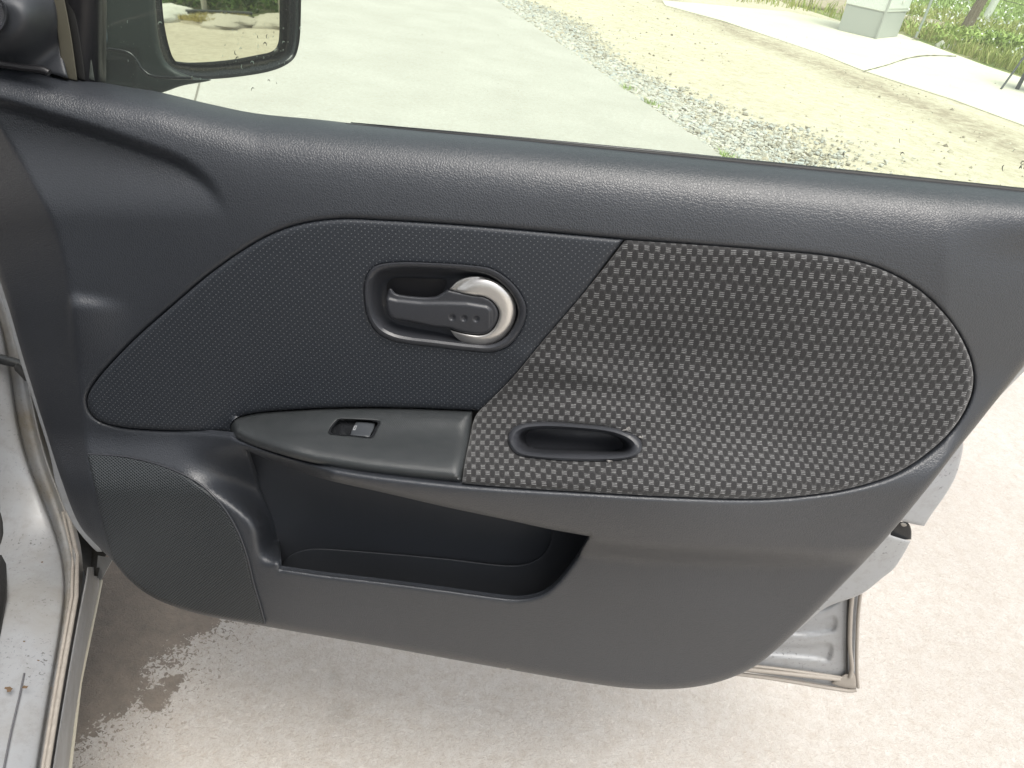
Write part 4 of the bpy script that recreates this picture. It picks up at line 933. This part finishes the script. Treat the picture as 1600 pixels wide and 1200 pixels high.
# ------------- body: sill, hinge pillar, rocker
rowspy = [400, 440, 495, 570, 645, 720, 800, 870, 933, 1067, 1210, 1330]
cols = {400: (-60, -34, -20, -8, -2), 440: (-60, -22, -8, 5, 10), 495: (-60, -2, 10, 20, 26), 570: (-60, 14, 28, 37, 44), 645: (-60, 22, 40, 52, 60), 720: (-60, 38, 55, 69, 77), 800: (-60, 74, 88, 103, 112), 870: (-60, 97, 107, 119, 131), 933: (-60, 103, 108, 117, 127), 1067: (-60, 78, 84, 93, 103), 1210: (-60, 55, 61, 70, 80), 1330: (-80, 36, 43, 52, 62)}
yy = {400: .83, 440: .83, 495: .82, 570: .81, 645: .80, 720: .785, 800: .755, 870: .705}
def rp(py, px, dz=0.0, z=.37):
    if py in yy: return PY(px, py, yy[py]-dz)
    return PZ(px, py, z+dz)
pil = []; gro = []
for py in rowspy:
    a, b, c, d_, e = cols[py]
    xs = np.linspace(a, b-2, 7)
    row = [rp(py, x_, .012*math.sin(i/6*math.pi)) for i, x_ in enumerate(xs)]+[rp(py, b, -.004), rp(py, b+2, -.012)]
    pil.append(row); gro.append([rp(py, b-3, -.016), rp(py, b+3, -.016), rp(py, c, -.006), rp(py, (c+d_)/2, -.012), rp(py, d_, .001), rp(py, d_+3, -.004), rp(py, e+1, -.03)])
loft('body_sill', pil, M_paint, car, sub=2, label='silver painted sill and hinge pillar')
loft('sill_channel', gro, M_paint_dirty, car, sub=2, label='grimy tan drain channel beside the sill')
for sh, r_ in ((0, .0028), (7, .002)):
    tube('seal_lip', [rp(py, cols[py][3]-sh+2 if py != 1330 else cols[py][3]-sh+2, .002) for py in (800, 870, 933, 1067, 1210, 1330)], r_, M_strip, car)
rk = []
RK = {886: (136, 143, 148, 150), 907: (134, 147, 157, 159), 933: (127, 140, 151, 154), 1067: (103, 113, 122, 126), 1210: (80, 92, 104, 109), 1330: (62, 76, 90, 95)}
for py, (a, b, c, d_) in RK.items():
    q3 = PZ(d_, py, .235); rk.append([PZ(a, py, .355), PZ(a+2, py, .362), PZ(b, py, .325), PZ(c, py, .25), q3, q3+np.array([-.02, -.008, -.012]), q3+np.array([-.30, -.10, -.015])])
loft('rocker_panel', rk, M_paint, car, sub=2, label='silver outer rocker panel')
tube('rocker_lip', [PZ(RK[k][3]-1.5, k, .238) for k in (907, 933, 1067, 1210, 1330)], .0028, plain('cream_sealer', (.5, .47, .38), .6), car)
# seam line and rust spot on the sill
def sillp(px, py, e=.003): return PZ(px, py, .37+.004+e)
tube('sill_seam', [sillp(38, 1052, .006), sillp(30, 1090, .009), sillp(18, 1140, .010), sillp(6, 1200, .010), sillp(-4, 1240, .010)], .0010, plain('seam_grey', (.12, .12, .13), .6), car)
V = []; Fc = []
for cx, cy, r_, n in ((40, 1074, 6, 9), (14, 1076, 9, 10), (66, 878, 3, 7), (60, 1032, 3, 7), (38, 1002, 3, 6), (80, 1075, 2, 6)):
    k = len(V)
    for i in range(n): q = 2*math.pi*i/n; rr = r_*random.uniform(.4, 1.1); V.append(rp(933, 0) if False else PZ(cx+rr*math.cos(q), cy+rr*.6*math.sin(q), .3905))
    Fc.append(tuple(range(k, k+n))[::-1])
mesh('mud_spots', V, Fc, plain('rusty_mud', (.13, .085, .05), .9), car, CARLOC, False, kind='stuff')
tube('door_opening_seal', [rp(py, x_, .012) for py, x_ in ((645, -30), (720, -22), (800, -3), (870, 0), (933, -3), (1067, -26))], .009, M_rubber, car)
# snagged threads by the cup and a chip in the trim's lower edge
for px_, py_ in ((978, 671), (983, 669), (952, 721), (1001, 683)):
    a_ = [PY(px_+random.uniform(-5, 5), py_+random.uniform(-2, 2), DY-float(Wi(np.array([px_]), np.array([py_]))[0])-.002-.003*random.random()) for _ in range(5)]
    tube('loose_thread', a_, .0006, plain('pale_thread', (.26, .25, .24), .9), panel)
slab('edge_chip', spl([(788, 1040), (794, 1039), (798, 1045), (793, 1046)], True, 2), lambda x, y: Wp(x, y)-.003, plain('chipped_pale', (.35, .33, .3), .8), panel, rnd=(.0004, 1), step=3, back=.001)
# near-black sheet painting the shade behind the door edge, strap, front wing end
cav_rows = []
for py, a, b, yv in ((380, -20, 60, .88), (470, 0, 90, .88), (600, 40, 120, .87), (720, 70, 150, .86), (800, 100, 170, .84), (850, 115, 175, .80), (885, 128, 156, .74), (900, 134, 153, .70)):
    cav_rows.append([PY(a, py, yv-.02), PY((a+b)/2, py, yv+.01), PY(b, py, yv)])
loft('door_gap_shade', cav_rows, plain('gap_shade_black', (.02, .018, .014), .7), car)
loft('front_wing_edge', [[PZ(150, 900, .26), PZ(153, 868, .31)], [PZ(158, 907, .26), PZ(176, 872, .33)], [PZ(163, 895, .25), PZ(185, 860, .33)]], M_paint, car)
st = loft('check_strap', [[PY(-30, 548, .80), PY(-30, 566, .795)], [PY(0, 555, .79), PY(0, 569, .785)], [PY(24, 561, .77), PY(22, 574, .765)], [PY(40, 566, .75), PY(36, 583, .745)], [PY(62, 578, .73), PY(58, 600, .725)]], plain('oily_steel', (.07, .075, .078), .4, Metallic=.6), car)
s_ = st.modifiers.new('t', 'SOLIDIFY'); s_.thickness = .006
tube('strap_roller', [PY(30, 574, .76), PY(46, 590, .735)], .006, M_rubber, st)

# ------------- rest of the car beyond the frame's left side (blocks light, seen from a step aside)
U = np.array([-.38, .925]); U /= np.linalg.norm(U); Rr = np.array([U[1], -U[0]]); A0 = np.array([-.56, .72])
def cb_(u_, r_, z_): q = A0+U*u_+Rr*r_; return np.array([q[0], q[1], z_])
def cpoly(name, pts, mat, solid=0, **kw):
    o = mesh(name, [cb_(*q) for q in pts], [tuple(range(len(pts)))], mat, car, CARLOC, False, **kw)
    if solid: s = o.modifiers.new('t', 'SOLIDIFY'); s.thickness = solid; s.offset = 0
    return o
def crow(name, grid, mat, solid=.02, sub=2, **kw):
    o = loft(name, [[cb_(*q) for q in row] for row in grid], mat, car, sub=sub, **kw); 
    if solid: s = o.modifiers.new('t', 'SOLIDIFY'); s.thickness = solid
    return o
crow('roof', [[(.10, -.30, 1.33), (.12, -.8, 1.36), (.10, -1.3, 1.33)], [(-.4, -.22, 1.46), (-.4, -.8, 1.50), (-.4, -1.38, 1.46)], [(-1.4, -.22, 1.49), (-1.4, -.8, 1.53), (-1.4, -1.38, 1.49)], [(-2.6, -.26, 1.42), (-2.6, -.8, 1.46), (-2.6, -1.34, 1.42)]], M_paint)
crow('front_wing', [[(.12, .02, .22), (.10, .06, .55), (.08, .03, .90), (.10, -.12, .96), (.15, -.8, 1.0)], [(.35, .02, .60), (.35, .07, .70), (.35, .04, .86), (.40, -.14, .93), (.40, -.8, .98)], [(.9, .02, .60), (.9, .06, .70), (.9, .0, .80), (.95, -.16, .87), (.95, -.8, .93)], [(1.3, -.05, .3), (1.35, -.1, .5), (1.3, -.15, .68), (1.25, -.3, .76), (1.25, -.8, .82)]], M_paint)
for r_ in (-.04, -1.55):
    tube('windscreen_pillar', [cb_(.42, r_-.05, .93), cb_(.18, r_-.12, 1.12), cb_(-.15, r_-.2, 1.40)], .035, M_paint, car)
tube('centre_pillar', [cb_(-1.15, -.05, .36), cb_(-1.17, -.04, .95), cb_(-1.22, -.20, 1.45)], [.07, .06, .045], M_paint, car)
crow('rear_side', [[(-1.2, -.02, .28), (-1.2, .04, .6), (-1.2, -.02, .98)], [(-2.0, 0, .28), (-2.0, .05, .6), (-2.0, -.02, .99)], [(-2.9, -.05, .5), (-2.9, 0, .7), (-2.9, -.06, 1.0)], [(-3.2, -.3, .45), (-3.25, -.28, .65), (-3.2, -.3, 1.0)]], M_paint)
crow('rear_glass', [[(-1.25, -.03, .99), (-1.25, -.2, 1.43)], [(-2.0, -.04, 1.0), (-2.0, -.2, 1.44)], [(-2.9, -.08, 1.01), (-2.7, -.24, 1.40)]], M_gloss, .01, 1)
cpoly('car_floor', [(.3, -.12, .30), (-2.6, -.12, .30), (-2.6, -1.5, .30), (.3, -1.5, .30)], plain('dark_carpet', (.03, .03, .032), .95), .02)
crow('dashboard', [[(.28, -.2, .35), (.28, -1.4, .35)], [(.20, -.2, .6), (.2, -1.4, .6)], [(.02, -.2, .80), (.02, -1.4, .80)], [(.10, -.2, .95), (.1, -1.4, .95)], [(.40, -.2, .97), (.4, -1.4, .97)]], M_leather2, 0, 1)
crow('driver_seat', [[(-.35, -.22, .55), (-.35, -.7, .55)], [(-.5, -.2, .60), (-.5, -.72, .60)], [(-.85, -.2, .55), (-.85, -.72, .55)], [(-1.0, -.2, .62), (-1.0, -.72, .62)], [(-1.12, -.24, 1.1), (-1.12, -.68, 1.1)]], plain('seat_cloth', (.05, .05, .052), .9), .09, 2)
cpoly('far_side', [(.3, -1.56, .3), (-2.9, -1.56, .3), (-2.9, -1.56, 1.0), (.3, -1.56, 1.0)], M_paint, .03)
for u_, r_ in ((.72, -.12), (-2.15, -.12)):
    wh = tube('wheel', [cb_(u_, r_-.09, .29), cb_(u_, r_+.09, .29)], .29, M_rubber, car, CARLOC, 28)
    tube('rim', [cb_(u_, r_+.085, .29), cb_(u_, r_+.10, .29)], .19, M_latch, wh, CARLOC, 20)

# ------------------------------------------------------------------ what the mirror shows: verge behind the car
def RG(px, py, z=0.0):
    q = mplane(px, py, .004); d = ray(px, py); d = d/np.linalg.norm(d, axis=-1, keepdims=True)
    r_ = d-2*(d @ MN)[..., None]*MN if d.ndim > 1 else d-2*(d @ MN)*MN
    k = (z-q[..., 2])/r_[..., 2]; return q+r_*k[..., None] if d.ndim > 1 else q+r_*k
def RGxy(px, py): p_ = RG(np.array([px, px+.001]), np.array([py, py]))[0]; return float(p_[0]), float(p_[1])
mx, my = RGxy(350, 30); dirv = np.array([mx, my])-MR0[:2]; dd_ = np.linalg.norm(dirv); dirv /= dd_; perp = np.array([dirv[1], -dirv[0]])
print('mirror verge at', mx, my, 'distance', dd_)
def bk(a, b): q = MR0[:2]+dirv*a+perp*b; return (float(q[0]), float(q[1]))
sheet('verge_ground', [bk(dd_+.3, -14), bk(60, -30), bk(60, 30), bk(dd_+.5, 14)], .004, M_earth, kind='structure')
M_sand = plain('pale_sand_heap', (.50, .45, .36), .95)
def lump_at(name, label, a, b, sx_, sy_, sz, mat, seed, cat='mound'):
    o = lump(name, label, 700, 500, sx_, sy_, sz, mat, seed, cat); q = bk(a, b); o.location = (q[0], q[1], -.01); return o
lump_at('sand_heap', 'pale sand heap on the verge at the left in the mirror', dd_-.1, -.72, .6, .45, .10, M_sand, 21)
lump_at('sand_heap', 'pale rubble heap at the middle of the mirror view', dd_-.3, -.05, .5, .4, .09, M_sand, 22)
lump_at('sand_heap', 'whitest low heap at the right of the mirror view', dd_+.2, .75, .45, .5, .14, plain('white_rubble', (.72, .70, .62), .9), 23)
n = 7000; a = RNG.uniform(dd_-.55, dd_+.35, n); b = RNG.uniform(-1.3, 1.2, n); keep = (np.sin(b*5+1)+.6*np.sin(a*7+b*3)) > .15; a, b = a[keep], b[keep]
P = np.stack([MR0[0]+dirv[0]*a+perp[0]*b, MR0[1]+dirv[1]*a+perp[1]*b, 0*a+.01], 1)
blades('dry_grass', P, .05, .012, M_dry, .6, kind='stuff', label='dry yellow grass on the verge reflected in the mirror', category='grass')
n = 16000; a = dd_+.5+RNG.gamma(2, .9, n); b = RNG.uniform(-4, 4, n)
hgt = 1.3*(.6+.4*np.sin(b*2.3)*np.cos(a))*np.clip((a-dd_-.2)/1.0, .1, 1)
P = np.stack([MR0[0]+dirv[0]*a+perp[0]*b, MR0[1]+dirv[1]*a+perp[1]*b, RNG.uniform(0, 1, n)*hgt], 1)
blades('shrubs', P, .09, .06, M_leaf, 1.0, kind='stuff', label='tangle of green shrubs behind the verge reflected in the mirror', category='shrubs')
for lab, bb, ht in (('pale post before the shrubs, left one in the mirror', -.72, 1.5), ('pale post before the shrubs, right one in the mirror', .22, 1.5)):
    q = bk(dd_+.30, bb); t = thing('verge_post', lab, 'post', (q[0], q[1], 0), 'pale posts reflected in the mirror')
    tube('post_shaft', [(0, 0, 0), (.0, 0, .7), (.02, 0, 1.5)], .035, plain('pale_post', (.5, .47, .38), .8), t, None, 8)
q0, q1 = bk(dd_+.25, -.35), bk(dd_+.1, 1.0)
tube('irrigation_pipe', [(q0[0], q0[1], .05), ((q0[0]+q1[0])/2, (q0[1]+q1[1])/2, .06), (q1[0], q1[1], .03)], .025, plain('black_pipe', (.05, .055, .05), .5), None, None, label='black pipe lying on the verge before the shrubs', category='pipe')

# long grass row further off so that the horizon is not bare
